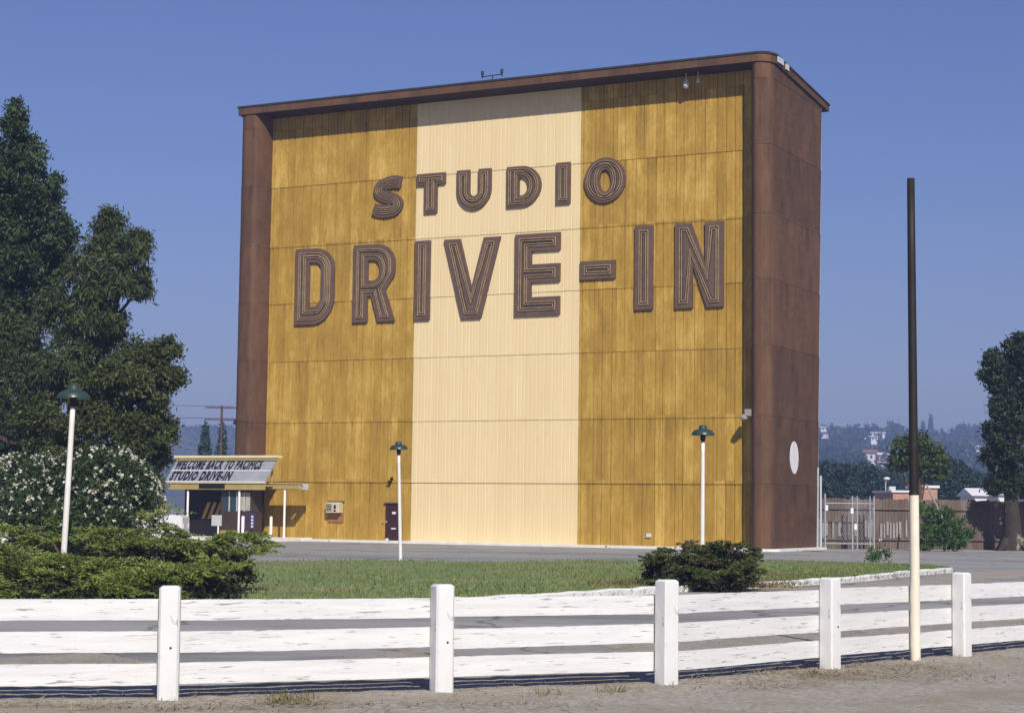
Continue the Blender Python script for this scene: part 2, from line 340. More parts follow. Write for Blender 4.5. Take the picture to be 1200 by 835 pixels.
# grass blades on the lawn (nobody could count them)
NG = 42000
idx = rng.integers(0, NN-1, NG*2); fr = rng.random(NG*2)**1.7; ff = rng.random(NG*2)
Aa = np.array([(p.x, p.y) for p in A]); Bb = np.array([(p.x, p.y) for p in B])
P0 = Aa[idx]*(1-ff[:, None]) + Aa[idx+1]*ff[:, None]; P1 = Bb[idx]*(1-ff[:, None]) + Bb[idx+1]*ff[:, None]
P = P0*(1-fr[:, None]) + P1*fr[:, None]
ok = (np.abs(P[:, 0]) < P[:, 1]*.31)
P = P[ok][:NG]; n_ = len(P)
def yy_z(Y): t = np.clip((Y-55)/22, 0, 1); return -.12*t*t*(3-2*t)
z = .10 + yy_z(P[:, 1])*.95 + .03*np.sin(P[:, 0]*.7+P[:, 1]*.4)
def blades(P, z, h, w, lean):
    n = len(P); a = rng.random(n)*2*pi; hh = h*(.5+rng.random(n)); ww = w*(.6+.8*rng.random(n))
    dx, dy = np.cos(a)*ww, np.sin(a)*ww; l = rng.normal(0, lean, (n, 2))*hh[:, None]
    b = np.stack([P[:, 0], P[:, 1], z], 1); d = np.stack([dx, dy, np.zeros(n)], 1); t = b + np.stack([l[:, 0], l[:, 1], hh], 1)
    return np.stack([b-d, b+d, t+d*.3, t-d*.3], 1)
tag(quads('grass', blades(P, z-.01, .055, .016, .6), L_grass), kind='stuff')

# straw, weeds and pebbles along the fence foot
def along(line, N, w0, w1):
    L = np.array(line); i = rng.integers(0, len(L)-1, N); f = rng.random(N)[:, None]
    p = L[i]*(1-f)+L[i+1]*f; t = L[i+1]-L[i]; t /= np.linalg.norm(t, axis=1)[:, None]
    return p + np.stack([-t[:, 1], t[:, 0]], 1)*(w0+(w1-w0)*rng.random(N))[:, None]
def flat_straw(P, z, ln=.19, w=.0042):
    n = len(P); a = rng.random(n)*2*pi; L = ln*(.4+rng.random(n)); up = rng.random(n)*.05
    d = np.stack([np.cos(a)*L/2, np.sin(a)*L/2, up], 1); s = np.stack([-np.sin(a)*w, np.cos(a)*w, np.zeros(n)], 1)
    b = np.stack([P[:, 0], P[:, 1], np.full(n, z)], 1)
    return np.stack([b-d*[1, 1, 0]-s, b-d*[1, 1, 0]+s, b+d+s, b+d-s], 1)
cl = [rng.normal((cx, cy), (sx, sy), (k, 2)) for cx, cy, sx, sy, k in ((3.7, 20.5, .8, .4, 800), (4.7, 21.6, .5, .4, 420), (-1.9, 16.9, .35, .15, 150), (-.2, 17.0, .7, .2, 130), (-2.9, 16.4, 1.0, .15, 260), (2.6, 19.3, .5, .3, 150), (-3.8, 16.5, .6, .2, 130), (-1.0, 16.7, 1.2, .2, 150))]
SP = np.concatenate(cl + [along(fl, 900, -1.1, .6), along(fl, 900, 2.5, 4.5)])
tag(quads('straw', flat_straw(SP, .022), M_straw), kind='stuff')
GP = np.concatenate([rng.normal((cx, cy), .12, (k, 2)) for cx, cy, k in ((-2.05, 17.0, 90), (-1.95, 17.05, 60), (1.05, 18.3, 50), (.35, 17.9, 30), (3.4, 20.4, 30))])
tag(quads('verge_weeds', blades(GP, np.full(len(GP), .015), .075, .005, .9), [leafmat('verge_weed_blades', (.10, .11, .03), (.24, .20, .08), trans=.2)]), kind='stuff')
pp = np.concatenate([along(fl, 5200, -1.3, .8), along(fl, 900, -.25, .25)]); pv = []; pf = MB()
for x, y in pp:
    r = .006 + .016*random.random()**3
    a = random.random()*6; c, s = math.cos(a)*r, math.sin(a)*r
    n0 = len(pf.v); pf.v += [(x+c, y+s, .012), (x-s, y+c, .012), (x-c, y-s, .012), (x+s, y-c, .012), (x+.3*c, y+.3*s, .014+r*.9)]
    for q in ((0, 1, 4), (1, 2, 4), (2, 3, 4), (3, 0, 4)): pf.f.append(tuple(k+n0 for k in q)); pf.m.append(0); pf.sm.append(False)
tag(pf.build('gravel', M_peb), kind='stuff')

# ---------------------------------------------------------------- white plank fence
def make_post(h=1.06, w=.19, b=.02):
    return MB().cbox((0, 0, -.05), (w, w, h+.05), b)
def board(mb, a, b, z0, z1, th=.04, n=28, sag=.0):
    a, b = Vector((a[0], a[1], 0)), Vector((b[0], b[1], 0)); t = (b-a).normalized(); nn = Vector((t.y, -t.x, 0)); V = []
    s0, s1 = random.uniform(-.012, .012), random.uniform(-.012, .012); ph = random.random()*6
    for i in range(n+1):
        f = i/n; p = a.lerp(b, f); dz = s0*(1-f)+s1*f - sag*4*f*(1-f) + .002*math.sin(f*5+ph)
        e0, e1 = random.gauss(0, .0014), random.gauss(0, .0014)
        for o, zz in ((th/2, z0+e0), (th/2, z1+e1), (-th/2, z1+e1), (-th/2, z0+e0)): V.append(p + nn*o + Vector((0, 0, zz+dz)))
    fs = [(i*4+k, (i+1)*4+k, (i+1)*4+(k+1) % 4, i*4+(k+1) % 4) for i in range(n) for k in range(4)]
    fs += [(0, 1, 2, 3), (n*4+3, n*4+2, n*4+1, n*4)]
    mb.add(V, fs)
fence = empty('plank_fence', (FP[4][0], FP[4][1], 0), 0, 'long white three board fence with peeling paint curving along the roadside in front', 'fence')
FO = Vector((FP[4][0], FP[4][1]))
RZ = ((.14, .335), (.432, .626), (.728, .92))
pm = None
for i, (x, y) in enumerate(FP):
    a, b = FP[max(i-1, 0)], FP[min(i+1, len(FP)-1)]; rz = math.atan2(b[1]-a[1], b[0]-a[0])
    if i == 2: rz = .12
    if pm is None: po = make_post().build('post', M_white, fence); pm = po.data
    else: po = bpy.data.objects.new('post', pm); COL.objects.link(po); po.parent = fence
    po.location = (x-FO.x, y-FO.y, 0); po.rotation_euler = (random.uniform(-.008, .008), random.uniform(-.008, .008), rz)
    if i in (2, 3, 5): MB().tube([(.02, -.09, .5), (.02, -.101, .5)], .011, 8).build('bolt', M_lampk, po)
    po.scale = (1, 1, {4: 1.03, 6: 1.01}.get(i, 1))
    if i < len(FP)-1:
        c = FP[i+1]; t = Vector((c[0]-x, c[1]-y)).normalized(); nn = Vector((-t.y, t.x))*.118
        for z0, z1 in RZ:
            mb = MB(); board(mb, (x-FO.x+nn.x+t.x*.012, y-FO.y+nn.y+t.y*.012), (c[0]-FO.x+nn.x-t.x*.012, c[1]-FO.y+nn.y-t.y*.012), z0, z1); mb.build('rail', M_board, fence)
# a piece of the same fence beyond the junipers at the far left
f2 = empty('plank_fence', (-17.5, 52, 0), 0, 'short white board fence half hidden between flowering bush and juniper at left', 'fence')
for k in range(3):
    po = bpy.data.objects.new('post', pm); COL.objects.link(po); po.parent = f2; po.location = (k*2.2-1.2, k*.1, 0)
for k in range(2):
    for z0, z1 in RZ:
        mb = MB(); board(mb, (k*2.2-1.2, k*.1+.118), (k*2.2+1.0-.01, k*.1+.218), z0, z1); mb.build('rail', M_board, f2)

# ---------------------------------------------------------------- roadside pole
p0 = gp(1073, 775); pole = empty('tall_pole', p0, 0, 'tall thin pole, black above and cream below, standing by the white fence', 'pole')
HB = 1.8 + (603.5-588)*22.71/FPX * 1.0 + .22
MB().lathe([(.062, -.1), (.061, .6), (.060, 1.2), (.059, 2.06)], seg=18).build('painted_base', M_polew, pole)
mb = MB(); mb.lathe([(.057, 2.06), (.053, 3.5), (.050, 5.0), (.047, 5.98), (.0, 5.98)], seg=18); mb.build('pole_shaft', M_polek, pole)
MB().lathe([(.063, 2.035), (.064, 2.06), (.059, 2.075), (.055, 2.075)], seg=18).build('collar', M_polek, pole)
pole.rotation_euler = (0, -.004, 0)

# ---------------------------------------------------------------- mushroom lamps
def make_lamp():
    r = empty('yard_lamp', (0, 0, 0), 0, None, 'lamp')
    MB().lathe([(.06, -.1), (.058, 1.5), (.052, 3.3), (.05, 3.62), (.0, 3.62)], seg=14).build('pole', M_pole, r)
    MB().lathe([(.035, 3.60), (.06, 3.64), (.075, 3.70), (.07, 3.80), (.09, 3.84), (.0, 3.85)], seg=14).build('lamp_holder', M_lampk, r)
    MB().lathe([(.30, 3.785), (.315, 3.79), (.312, 3.805), (.29, 3.86), (.255, 3.905), (.20, 3.935), (.13, 3.95), (.115, 3.965), (.105, 4.03), (.08, 4.055), (.0, 4.065)], seg=28).build('lamp_shade', M_lampg, r)
    MB().lathe([(.298, 3.79), (.26, 3.85), (.12, 3.90), (.0, 3.91)], seg=24).build('reflector', M_wht, r)
    MB().lathe([(.0, 3.73), (.05, 3.745), (.055, 3.79), (.04, 3.84)], seg=12).build('bulb', M_grey, r)
    return r
lamp = make_lamp(); G = 'green shaded yard lamps'
def put_lamp(o, x, y, z, label, rot): o.location = (x, y, z); o.rotation_euler = rot; tag(o, label, 'lamp', G)
q = at(78.5, 600, 35.6); put_lamp(lamp, q.x-.06, 35.6, .05, 'green shaded lamp on white post rising out of the large spreading juniper', (0, .03, 0))
l2 = copy_tree(lamp); put_lamp(l2, -3.69+.02, 62.2, -.02, 'green shaded lamp on leaning white post at the lawn edge before the dark door', (0, -.035, .4))
q = at(823, 620, 49.5); l3 = copy_tree(lamp); put_lamp(l3, q.x, 49.5, .06, 'green shaded lamp on white post behind the small dark juniper', (0, .005, 1.))

# ---------------------------------------------------------------- screen tower
TW = empty('screen_tower', (-14.1232, 105.981, 0), -YAW, 'huge brown framed drive-in screen tower with ochre and cream front wall', 'screen tower')
W = 29.63; TB = -.13
tiers = [TB, 3.21, 6.58, 10.1, 13.44, 16.74, 20.26, 23.6, 24.9]
def wall_panel(u0, u1, m, seed, gd=.045):
    r = random.Random(seed); xs_ = [u0]
    x = u0 + r.uniform(.1, .35)
    while x < u1-.08: xs_.append(x); x += r.choice((.42, .48, .55, .62, .70, .45))
    xs_.append(u1); prof = []
    for i, x in enumerate(xs_):
        if 0 < i < len(xs_)-1: prof += [(x-.03, 0), (x-.02, gd), (x+.02, gd), (x+.03, 0)]
        else: prof.append((x, 0))
        if i < len(xs_)-1 and xs_[i+1]-x > .36:          # a shallow rib line between the joints
            for q in ((.333, .667) if xs_[i+1]-x > .5 else (.5,)):
                xm = x+(xs_[i+1]-x)*q; prof += [(xm-.018, 0), (xm-.01, gd*.4), (xm+.01, gd*.4), (xm+.018, 0)]
    mb = MB(); n = len(prof)
    for k in range(len(tiers)-1):
        z0, z1 = tiers[k], tiers[k+1]
        lap = .05 if k == 1 else .03
        V = []
        for z, d in ((z0, .0), (z0, -lap), (z1, 0.)):
            V += [(p[0], p[1]+d if d else p[1], z + (0 if z != z0 else -.012 if k else 0)) for p in prof]
        fs = [(j*n+i, j*n+i+1, (j+1)*n+i+1, (j+1)*n+i) for j in range(2) for i in range(n-1)]
        mb.add(V, fs)
    return mb.build('front_panel', m, TW)
a_ = wall_panel(0, 9.735, M_ochre, 1); b_ = wall_panel(9.735, 19.83, M_cream, 2, .018); c_ = wall_panel(19.83, W, M_ochre, 3)
b_['label'] = 'cream centre band'

def fin(profile_front, u_out, sgn, name):
    # profile: inner wall corner -> nose -> outer side -> back; the back edge leans outwards with height
    mb = MB(); lv = []
    for k in range(len(tiers)-1): lv += [(tiers[k], .012), (tiers[k+1]-.02, 0.), (tiers[k+1]-.004, -.012)]
    lv[-1] = (24.7, 0)
    n = len(profile_front)+9; V = []
    for z, o in lv:
        nb = -6.29 - .85*z/23.1
        ring = []
        for (x, yn) in profile_front: ring.append((x, yn))
        x, y0 = profile_front[-1]
        for j in range(1, 10): ring.append((x, y0+(nb-y0)*j/9))
        pts = []
        for i, (x, yn) in enumerate(ring):
            a, b = ring[max(i-1, 0)], ring[min(i+1, len(ring)-1)]
            t = Vector((b[0]-a[0], b[1]-a[1])).normalized(); nn = Vector((-t.y, t.x))*sgn
            pts.append((x+nn.x*o, -(yn+nn.y*o), z))
        if z > 24.5: pts = [(p[0], p[1], 24.62-.087*p[1]) for p in pts]
        V += pts
    m_ = len(lv)
    fs = [(j*n+i, j*n+i+1, (j+1)*n+i+1, (j+1)*n+i) for j in range(m_-1) for i in range(n-1)]
    if sgn < 0: fs = [f[::-1] for f in fs]
    mb.add(V, fs); return mb.build('side_fin', M_brown, TW)
def nose(u_in, u_out, d, a, r):
    s = 1 if u_out > u_in else -1; P = []
    for i in range(8): th = pi/2*i/7; P.append((u_in + s*(a - a*math.cos(th)), d*math.sin(th)))
    P += [(u_out - s*(r), d)] if abs(u_out-u_in) > a+r+.02 else []
    for i in range(1, 6): th = pi/2*i/5; P.append((u_out - s*(r-r*math.sin(th)), d-r+r*math.cos(th)))
    return P
fin(nose(0, -1.53, 1.3, .5, .6), -1.53, 1, 'left'); fin(nose(W, 30.9, 1.3, .5, .75), 30.9, -1, 'right')
# the projection screen on the far side and its sloped back
mb = MB(); mb.add([(-1.53, 6.29, TB), (30.9, 6.29, TB), (30.9, 7.17, 24), (-1.53, 7.17, 24)], [(1, 0, 3, 2)]); mb.build('projection_screen', M_screen, TW)
# bright trim strip down the back edge
mb = MB(); mb.add([(30.93, 6.18, TB), (30.93, 6.34, TB), (30.93, 6.49, 4.2), (30.93, 6.33, 4.2), (30.86, 6.18, TB), (30.86, 6.34, TB), (30.86, 6.49, 4.2), (30.86, 6.33, 4.2)], [(0, 1, 2, 3), (0, 4, 5, 1), (1, 5, 6, 2), (3, 2, 6, 7), (4, 0, 3, 7)]); mb.build('edge_trim', M_grey, TW)
# roof slab: fascia, soffit, felt top
def roof_outline(o=0.):
    P = [(-1.54-o, -1.36-o), ]
    cx, r = 31.0+o, .85
    for i in range(0, 9): th = pi/2*i/8; P.append((cx-r+r*math.sin(th), -(1.36+o) + r - r*math.cos(th)))
    P += [(31.0+o, 8.2+o), (-1.54-o, 8.2+o)]
    # subdivide the long front
    return P[:1] + [(-1.54-o + (cx-r+1.54+o)*i/12, -1.36-o) for i in range(1, 12)] + P[1:]
ro = roof_outline(); rt = lambda x, y, o: (24.79 - .087*y + o)
rf = MB(); n = len(ro); th_ = lambda y: .45 - .008*(y+1.3)
V = [(x, y, rt(x, y, -th_(y))) for x, y in ro] + [(x, y, rt(x, y, -.05)) for x, y in ro]
rf.add(V, [(i, (i+1) % n, n+(i+1) % n, n+i) for i in range(n)])
fa = rf.build('fascia', M_brown, TW)
so = MB(); so.add([(x, y, rt(x, y, -th_(y)+.02)) for x, y in ro], [tuple(range(n))[::-1]]); so.build('soffit', mat('soffit_boards', (.035, .02, .017), (.05, .03, .025), 2), TW)
r2 = roof_outline(.05); rr = MB(); n = len(r2)
rr.add([(x, y, rt(x, y, -.048)) for x, y in r2] + [(x, y, rt(x, y, .045)) for x, y in r2], [(i, (i+1) % n, n+(i+1) % n, n+i) for i in range(n)] + [tuple(range(n, 2*n)), tuple(range(n))[::-1]])
rr.build('roof', M_roof, TW)
mb = MB()
for y, w in ((-.15, .9), (.9, .5)): mb.box((31.045, y, rt(31, y, -.16)), (.05, w, .3))
mb.build('flashing_patch', M_grey, TW)
# door, handle, notices
dr = MB().box((8.56, -.015, 1.0), (.86, .09, 2.06)).build('door', M_door, TW)
MB().box((8.56, -.075, 2.075), (1.0, .16, .07)).build('door_lintel', M_oldf, TW)
MB().box((8.2, -.085, 1.03), (.07, .06, .12)).build('handle', M_metal, dr); MB().box((7.97, -.06, 1.0), (.09, .08, .06)).build('latch', M_metal, TW)
for c_, d_ in (((8.67, -.067, 1.52), (.24, .012, .13)), ((8.66, -.067, .66), (.30, .012, .07)), ((8.25, -.067, .06), (.2, .012, .1))): MB().box(c_, d_).build('notice', M_wht, dr)
# window air conditioner
ac = MB().cbox((4.87, -.2, 1.49), (.86, .5, .58), .02).build('window_conditioner', M_cond, TW)
mb = MB()
for k in range(5): mb.box((4.66, -.455, 1.6+k*.085), (.36, .01, .045))
mb.box((5.05, -.455, 1.82), (.14, .012, .2)).box((5.05, -.455, 1.6), (.14, .012, .1)); mb.build('grille', M_dark, ac)
MB().box((4.85, -.045, 1.20), (1.0, .06, .5)).build('stained_patch', M_rust, TW)
MB().box((4.87, -.06, 2.12), (1.12, .12, .04)).build('conditioner_ledge', M_oldf, TW)
# small wall light over the door, side lamp, soffit lamps
w1 = MB(); w1.box((8.5, -.06, 3.42), (.14, .12, .14)); w1.box((8.42, -.14, 3.24), (.16, .26, .1)); w1.build('wall_light', M_dark, TW)
w2 = MB(); w2.box((W+.02, -.95, 6.75), (.34, .3, .34)); w2.lathe([(.0, 6.35), (.17, 6.4), (.2, 6.5), (.12, 6.65), (.0, 6.68)], (W-.22, -.98, 0), 14); w2.build('flood_lamp', M_oldg, TW)
for u, r in ((26.05, .17), (26.72, .10)):
    y = -.55; zt = rt(u, y, -th_(y)); mb = MB(); mb.tube([(u, y, zt+.03), (u, y, zt-.25)], .025, 8)
    mb.lathe([(.0, zt-.25), (r*.5, zt-.29), (r, zt-.25-r*2.0), (r*.75, zt-.25-r*3), (.0, zt-.25-r*3.2)], (u, y, 0), 14); mb.build('soffit_lamp', M_grey, TW)
# white oval on the right flank
mb = MB(); K = 36; oy = [(2.38+.66*math.cos(2*pi*i/K), 4.6+.83*math.sin(2*pi*i/K)) for i in range(K)]
mb.add([(30.925, y, z) for y, z in oy] + [(30.89, y, z) for y, z in oy], [tuple(range(K))] + [(i, i+K, (i+1) % K+K, (i+1) % K) for i in range(K)]); mb.build('white_disc', mat('white_disc_paint', (.74, .72, .74), (.66, .64, .66), 3), TW)
# pipe / tap near the base
mb = MB(); mb.box((23.92, -.07, .55), (.26, .1, .2)).tube([(23.6, -.05, .45), (23.85, -.06, .47)], .02, 8); mb.build('tap_box', M_grey, TW)
# roof antenna: a thing of its own standing on the roof
zr = lambda u, y: rt(u, y, .04)
an = empty('roof_antenna', (-14.1232+14.75*math.cos(YAW)-.6*math.sin(YAW), 105.981-14.75*math.sin(YAW)-.6*math.cos(YAW), 0), -YAW, 'small dark aerial with two upright prongs on the roof edge', 'antenna')
zb = zr(0, -.6)+.12
MB().tube([(0, 0, zb), (0, 0, zb+.42)], .03, 8).build('mast', M_lampk, an)
MB().tube([(-.68, 0, zb+.36), (.62, 0, zb+.40)], .028, 8).build('crossbar', M_lampk, an)
for x in (-.62, .57): MB().tube([(x, 0, zb+.3), (x, 0, zb+.4), (x, 0, zb+.5), (x, 0, zb+.66), (x, 0, zb+.7)], [.05, .05, .08, .09, .03], 8).build('prong', M_lampk, an)

# ---------------------------------------------------------------- wall lettering
def arc(cx, cz, rx, rz, a0, a1, n=10): return [(cx+rx*math.cos(math.radians(a0+(a1-a0)*i/n)), cz+rz*math.sin(math.radians(a0+(a1-a0)*i/n))) for i in range(n+1)]
def area(P): return .5*sum(P[i][0]*P[(i+1) % len(P)][1]-P[(i+1) % len(P)][0]*P[i][1] for i in range(len(P)))
def inset(P, d):                         # P counter-clockwise; positive d moves inwards
    n = len(P); out = []
    for i in range(n):
        a, b, c = (Vector(P[(i+k) % n]) for k in (-1, 0, 1))
        t1, t2 = (b-a).normalized(), (c-b).normalized(); n1, n2 = Vector((-t1.y, t1.x)), Vector((-t2.y, t2.x))
        m = n1+n2; q = m.length_squared
        m = n1 if q < 1e-4 else m * (2/q)
        if m.length > 2.2: m = m.normalized()*2.2
        out.append((b.x+m.x*d, b.y+m.y*d))
    return out
def slab(mb, outer, holes, y0, y1):      # flat plate with thickness, front at y1 (towards the viewer, y1<y0)
    polys = [outer]+holes; flat = [p for q in polys for p in q]
    tris = tessellate_polygon([[Vector((p[0], p[1], 0)) for p in q] for q in polys])
    mb.add([(p[0], y1, p[1]) for p in flat], [tuple(t) for t in tris])
    o = 0
    for q in polys:
        n = len(q); mb.add([(p[0], y1, p[1]) for p in q]+[(p[0], y0, p[1]) for p in q], [(i, (i+1) % n, n+(i+1) % n, n+i) for i in range(n)])
def ring(mb, A_, B_, y0, y1):
    n = len(A_); V = [(p[0], y1, p[1]) for p in A_]+[(p[0], y1, p[1]) for p in B_]+[(p[0], y0, p[1]) for p in A_]+[(p[0], y0, p[1]) for p in B_]
    fs = []
    for i in range(n):
        j = (i+1) % n; fs += [(i, j, n+j, n+i), (i, 2*n+i, 2*n+j, j), (n+i, n+j, 3*n+j, 3*n+i)]
    mb.add(V, fs)
def letter(ch, outer, holes, ins, desc, group):
    if area(outer) < 0: outer = outer[::-1]
    holes = [h if area(h) > 0 else h[::-1] for h in holes]
    cx = sum(p[0] for p in outer)/len(outer); cz = min(p[1] for p in outer)
    sh = lambda P: [(p[0]-cx, p[1]-cz) for p in P]
    outer, holes = sh(outer), [sh(h) for h in holes]
    e = empty('wall_letter', (-14.1232+cx*math.cos(YAW), 105.981-cx*math.sin(YAW), cz), -YAW, desc, 'sign letter', group)
    mb = MB(); slab(mb, outer, holes, -.01, -.16); mb.build('letter_face', M_letter, e)
    rd = MB(); gv = MB()
    for d, w in ins:
        ring(rd, inset(outer, d), inset(outer, d+w), -.158, -.215); ring(gv, inset(outer, d+w+.005), inset(outer, d+w+.055), -.158, -.166)
        for h in holes:
            ring(rd, inset(h, -d), inset(h, -d-w), -.158, -.215); ring(gv, inset(h, -d-w-.005), inset(h, -d-w-.055), -.158, -.166)
    rd.build('neon_ridge', M_ridge, e); gv.build('groove', M_groove, e)
    return e
BI = [(.24, .05), (.36, .05)]; SI = [(.17, .045), (.275, .045)]
g1, g2 = 'letters of the word STUDIO', 'letters of the words DRIVE-IN'
def rectp(a, b, c, d): return [(a, c), (b, c), (b, d), (a, d)]
# STUDIO
sp = [Vector(p) for p in smooth_line([(8.80, 19.98), (8.45, 20.05), (8.05, 20.02), (7.55, 19.86), (7.36, 19.58), (7.62, 19.33), (8.05, 19.16), (8.42, 18.98), (8.6, 18.76), (8.42, 18.5), (7.95, 18.40), (7.45, 18.44), (7.02, 18.58)], 5)]
def off_path(P, d):
    out = []
    for i, p in enumerate(P):
        t = (P[min(i+1, len(P)-1)]-P[max(i-1, 0)]).normalized(); out.append(p+Vector((-t.y, t.x))*d)
    return out
def strip_poly(P, w): return [tuple(p) for p in off_path(P, w)] + [tuple(p) for p in off_path(P, -w)][::-1]
so_ = strip_poly(sp, .345)
e = letter('S', so_, [], [], 'brown ridged letter S, first letter of STUDIO on ochre boards', g1)
cxs = sum(p[0] for p in so_)/len(so_); czs = min(p[1] for p in so_); rd = e.children
for ch in list(e.children):
    if ch.name.startswith(('neon_ridge', 'groove')): bpy.data.objects.remove(ch)
rdm, gvm = MB(), MB()
for d in (.165, .055, -.055, -.165):
    core = sp[3:-3]
    for mbx, o, w, y in ((rdm, d, .02, -.215), (gvm, d+.042, .02, -.166)):
        A1 = [(p.x-cxs, p.y-czs) for p in off_path(core, o+w)]; B1 = [(p.x-cxs, p.y-czs) for p in off_path(core, o-w)]; n = len(A1)
        mbx.add([(p[0], y, p[1]) for p in A1]+[(p[0], y, p[1]) for p in B1]+[(p[0], -.158, p[1]) for p in A1]+[(p[0], -.158, p[1]) for p in B1],
                [q for i in range(n-1) for q in ((i, i+1, n+i+1, n+i), (i, 2*n+i, 2*n+i+1, i+1), (n+i, n+i+1, 3*n+i+1, 3*n+i))])
rdm.build('neon_ridge', M_ridge, e); gvm.build('groove', M_groove, e)
letter('T', [(10.32, 18.12), (11.12, 18.12), (11.12, 19.72), (11.64, 19.72), (11.64, 20.35), (9.83, 20.35), (9.83, 19.72), (10.32, 19.72)], [], SI, 'brown ridged letter T on the cream band, second letter of STUDIO', g1)
letter('U', arc(13.44, 19.25, 1.06, 1.12, 180, 360, 16)+[(14.5, 20.37), (13.72, 20.37), (13.72, 19.2)]+arc(13.44, 19.15, .26, .26, 0, -180, 8)[1:]+[(13.18, 20.37), (12.38, 20.37)], [], SI, 'brown ridged letter U between T and D of STUDIO', g1)
letter('D', [(15.47, 18.12)]+arc(16.4, 19.23, 1.14, 1.11, -90, 90, 18)+[(15.47, 20.34)], [[(16.22, 18.72)]+arc(16.36, 19.23, .40, .51, -90, 90, 10)+[(16.22, 19.74)]], [(.13, .04), (.24, .04), (.33, .03)][:2], 'brown ridged round letter D of STUDIO on the cream band', g1)
letter('I', rectp(18.45, 19.28, 18.12, 20.35), [], SI, 'short brown ridged letter I of STUDIO at the cream band edge', g1)
letter('O', arc(21.31, 19.22, 1.19, 1.21, 0, 360, 40)[:-1], [arc(21.33, 19.2, .33, .6, 0, 360, 28)[:-1]], [(.15, .04), (.27, .04)], 'brown ridged letter O, round last letter of STUDIO', g1)
# DRIVE-IN
letter('D', [(1.86, 12.18), (3.1, 12.18)]+arc(3.1, 13.7, 1.4, 1.52, -90, 0, 8)[1:]+arc(3.2, 15.35, 1.3, 1.2, 0, 90, 10)+[(1.86, 16.55)], [[(2.82, 13.2), (3.3, 13.2), (3.62, 13.6)]+arc(3.22, 15.35, .4, .38, 0, 90, 6)+[(2.82, 15.73)]], BI, 'tall brown ridged letter D at the far left, first letter of DRIVE-IN', g2)
letter('R', [(5.78, 12.18), (6.72, 12.18), (6.72, 13.62), (7.0, 13.62), (7.42, 12.18), (8.52, 12.18), (7.9, 13.92)]+arc(7.35, 15.0, 1.15, .9, -35, 0, 5)+arc(7.3, 15.45, 1.2, 1.12, 0, 90, 10)+[(5.78, 16.57)], [[(6.74, 14.52), (7.1, 14.52)]+arc(7.1, 15.1, .42, .58, -90, 90, 12)[1:]+[(6.74, 15.68)]], BI[:1]+[(.35, .04)], 'tall brown ridged letter R between D and I on ochre', g2)
letter('I', rectp(9.78, 10.75, 12.18, 16.6), [], BI, 'tall brown ridged letter I at left edge of the cream band', g2)
letter('V', [(12.78, 12.15), (13.97, 12.15), (15.13, 16.57), (14.1, 16.57), (13.37, 13.85), (12.63, 16.57), (11.62, 16.57)], [], BI, 'tall brown ridged letter V in the middle of the cream band', g2)
letter('E', [(16.03, 12.18), (18.72, 12.18), (18.72, 13.16), (17.02, 13.16), (17.02, 13.95), (18.72, 13.95), (18.72, 14.93), (17.02, 14.93), (17.02, 15.65), (18.72, 15.65), (18.72, 16.6), (16.03, 16.6)], [], BI, 'tall brown ridged letter E at right side of the cream band', g2)
letter('-', rectp(19.92, 21.95, 13.96, 14.94), [], BI, 'brown ridged hyphen bar between E and I of DRIVE-IN', g2)
letter('I', rectp(23.06, 24.08, 12.24, 16.65), [], BI, 'tall brown ridged letter I on ochre between the hyphen and N', g2)
letter('N', [(25.32, 12.23), (26.3, 12.23), (26.3, 14.45), (27.08, 12.23), (27.98, 12.23), (27.98, 16.64), (26.98, 16.64), (26.98, 14.5), (26.22, 16.64), (25.32, 16.64)], [], BI, 'tall brown ridged letter N, last letter of DRIVE-IN', g2)

# pavement round the tower with a white painted kerb
pv = MB()
def pav(pts, m_name, z0, z1, m):
    mb = MB(); n = len(pts); mb.add([(x, y, z0) for x, y in pts]+[(x, y, z1) for x, y in pts], [tuple(range(n, 2*n))]+[(i, (i+1) % n, n+(i+1) % n, n+i) for i in range(n)])
    o = mb.build(m_name, m); o.location = TW.location; o.rotation_euler = TW.rotation_euler; return tag(o, kind='structure')
pav([(3.3, -1.15), (W+.0, -1.15), (W, -1.75), (30.6, -1.75), (31.35, -1.2), (31.35, 6.5), (30.0, 6.5), (30.0, .5), (3.3, .5)], 'tower_kerb', -.25, .0, M_kerb)
pav([(-12, -4.3), (3.3, -4.3), (3.3, .3), (-12, .3)], 'booth_pavement', -.25, .06, M_kerb)

# ---------------------------------------------------------------- ticket booth with marquee
BT = empty('ticket_booth', TW.location, -YAW, 'small dark ticket booth with tan canopy at the foot of the tower', 'ticket booth')
cn = MB()
cn.box((-1.1, -3.2, 2.88), (6.6, .1, .36)).build('canopy_fascia', M_tanf, BT)
MB().box((-1.1, -3.21, 3.075), (6.7, .22, .035)).build('fascia_cap', M_creamf, BT)
MB().box((-1.25, -2.3, 2.95), (6.5, 1.7, .10)).build('canopy_roof', M_tanf, BT)
tr = MB(); tr.box((2.75, -2.05, 2.92), (2.2, .09, .3)).box((2.2, -1.25, 2.92), (3.3, .09, .34)).build('trellis_beam', M_tanf, BT)
MB().box((2.8, -2.06, 3.08), (2.3, .2, .03)).build('trellis_cap', M_creamf, BT)
for u in (1.95, 2.35, 2.75, 3.15, 3.66): MB().box((u, -1.65, 2.92), (.17, .72, .28)).build('trellis_slat', M_tanf, BT)
MB().box((3.78, -1.65, 2.92), (.03, .9, .34)).build('end_panel', M_grey, BT)
for u, y in ((2.72, -2.0), (.42, -3.1), (-3.12, -3.1)):
    MB().lathe([(.065, 0), (.06, 2.74), (0, 2.74)], (u, y, 0), 12).build('canopy_post', M_pole, BT)
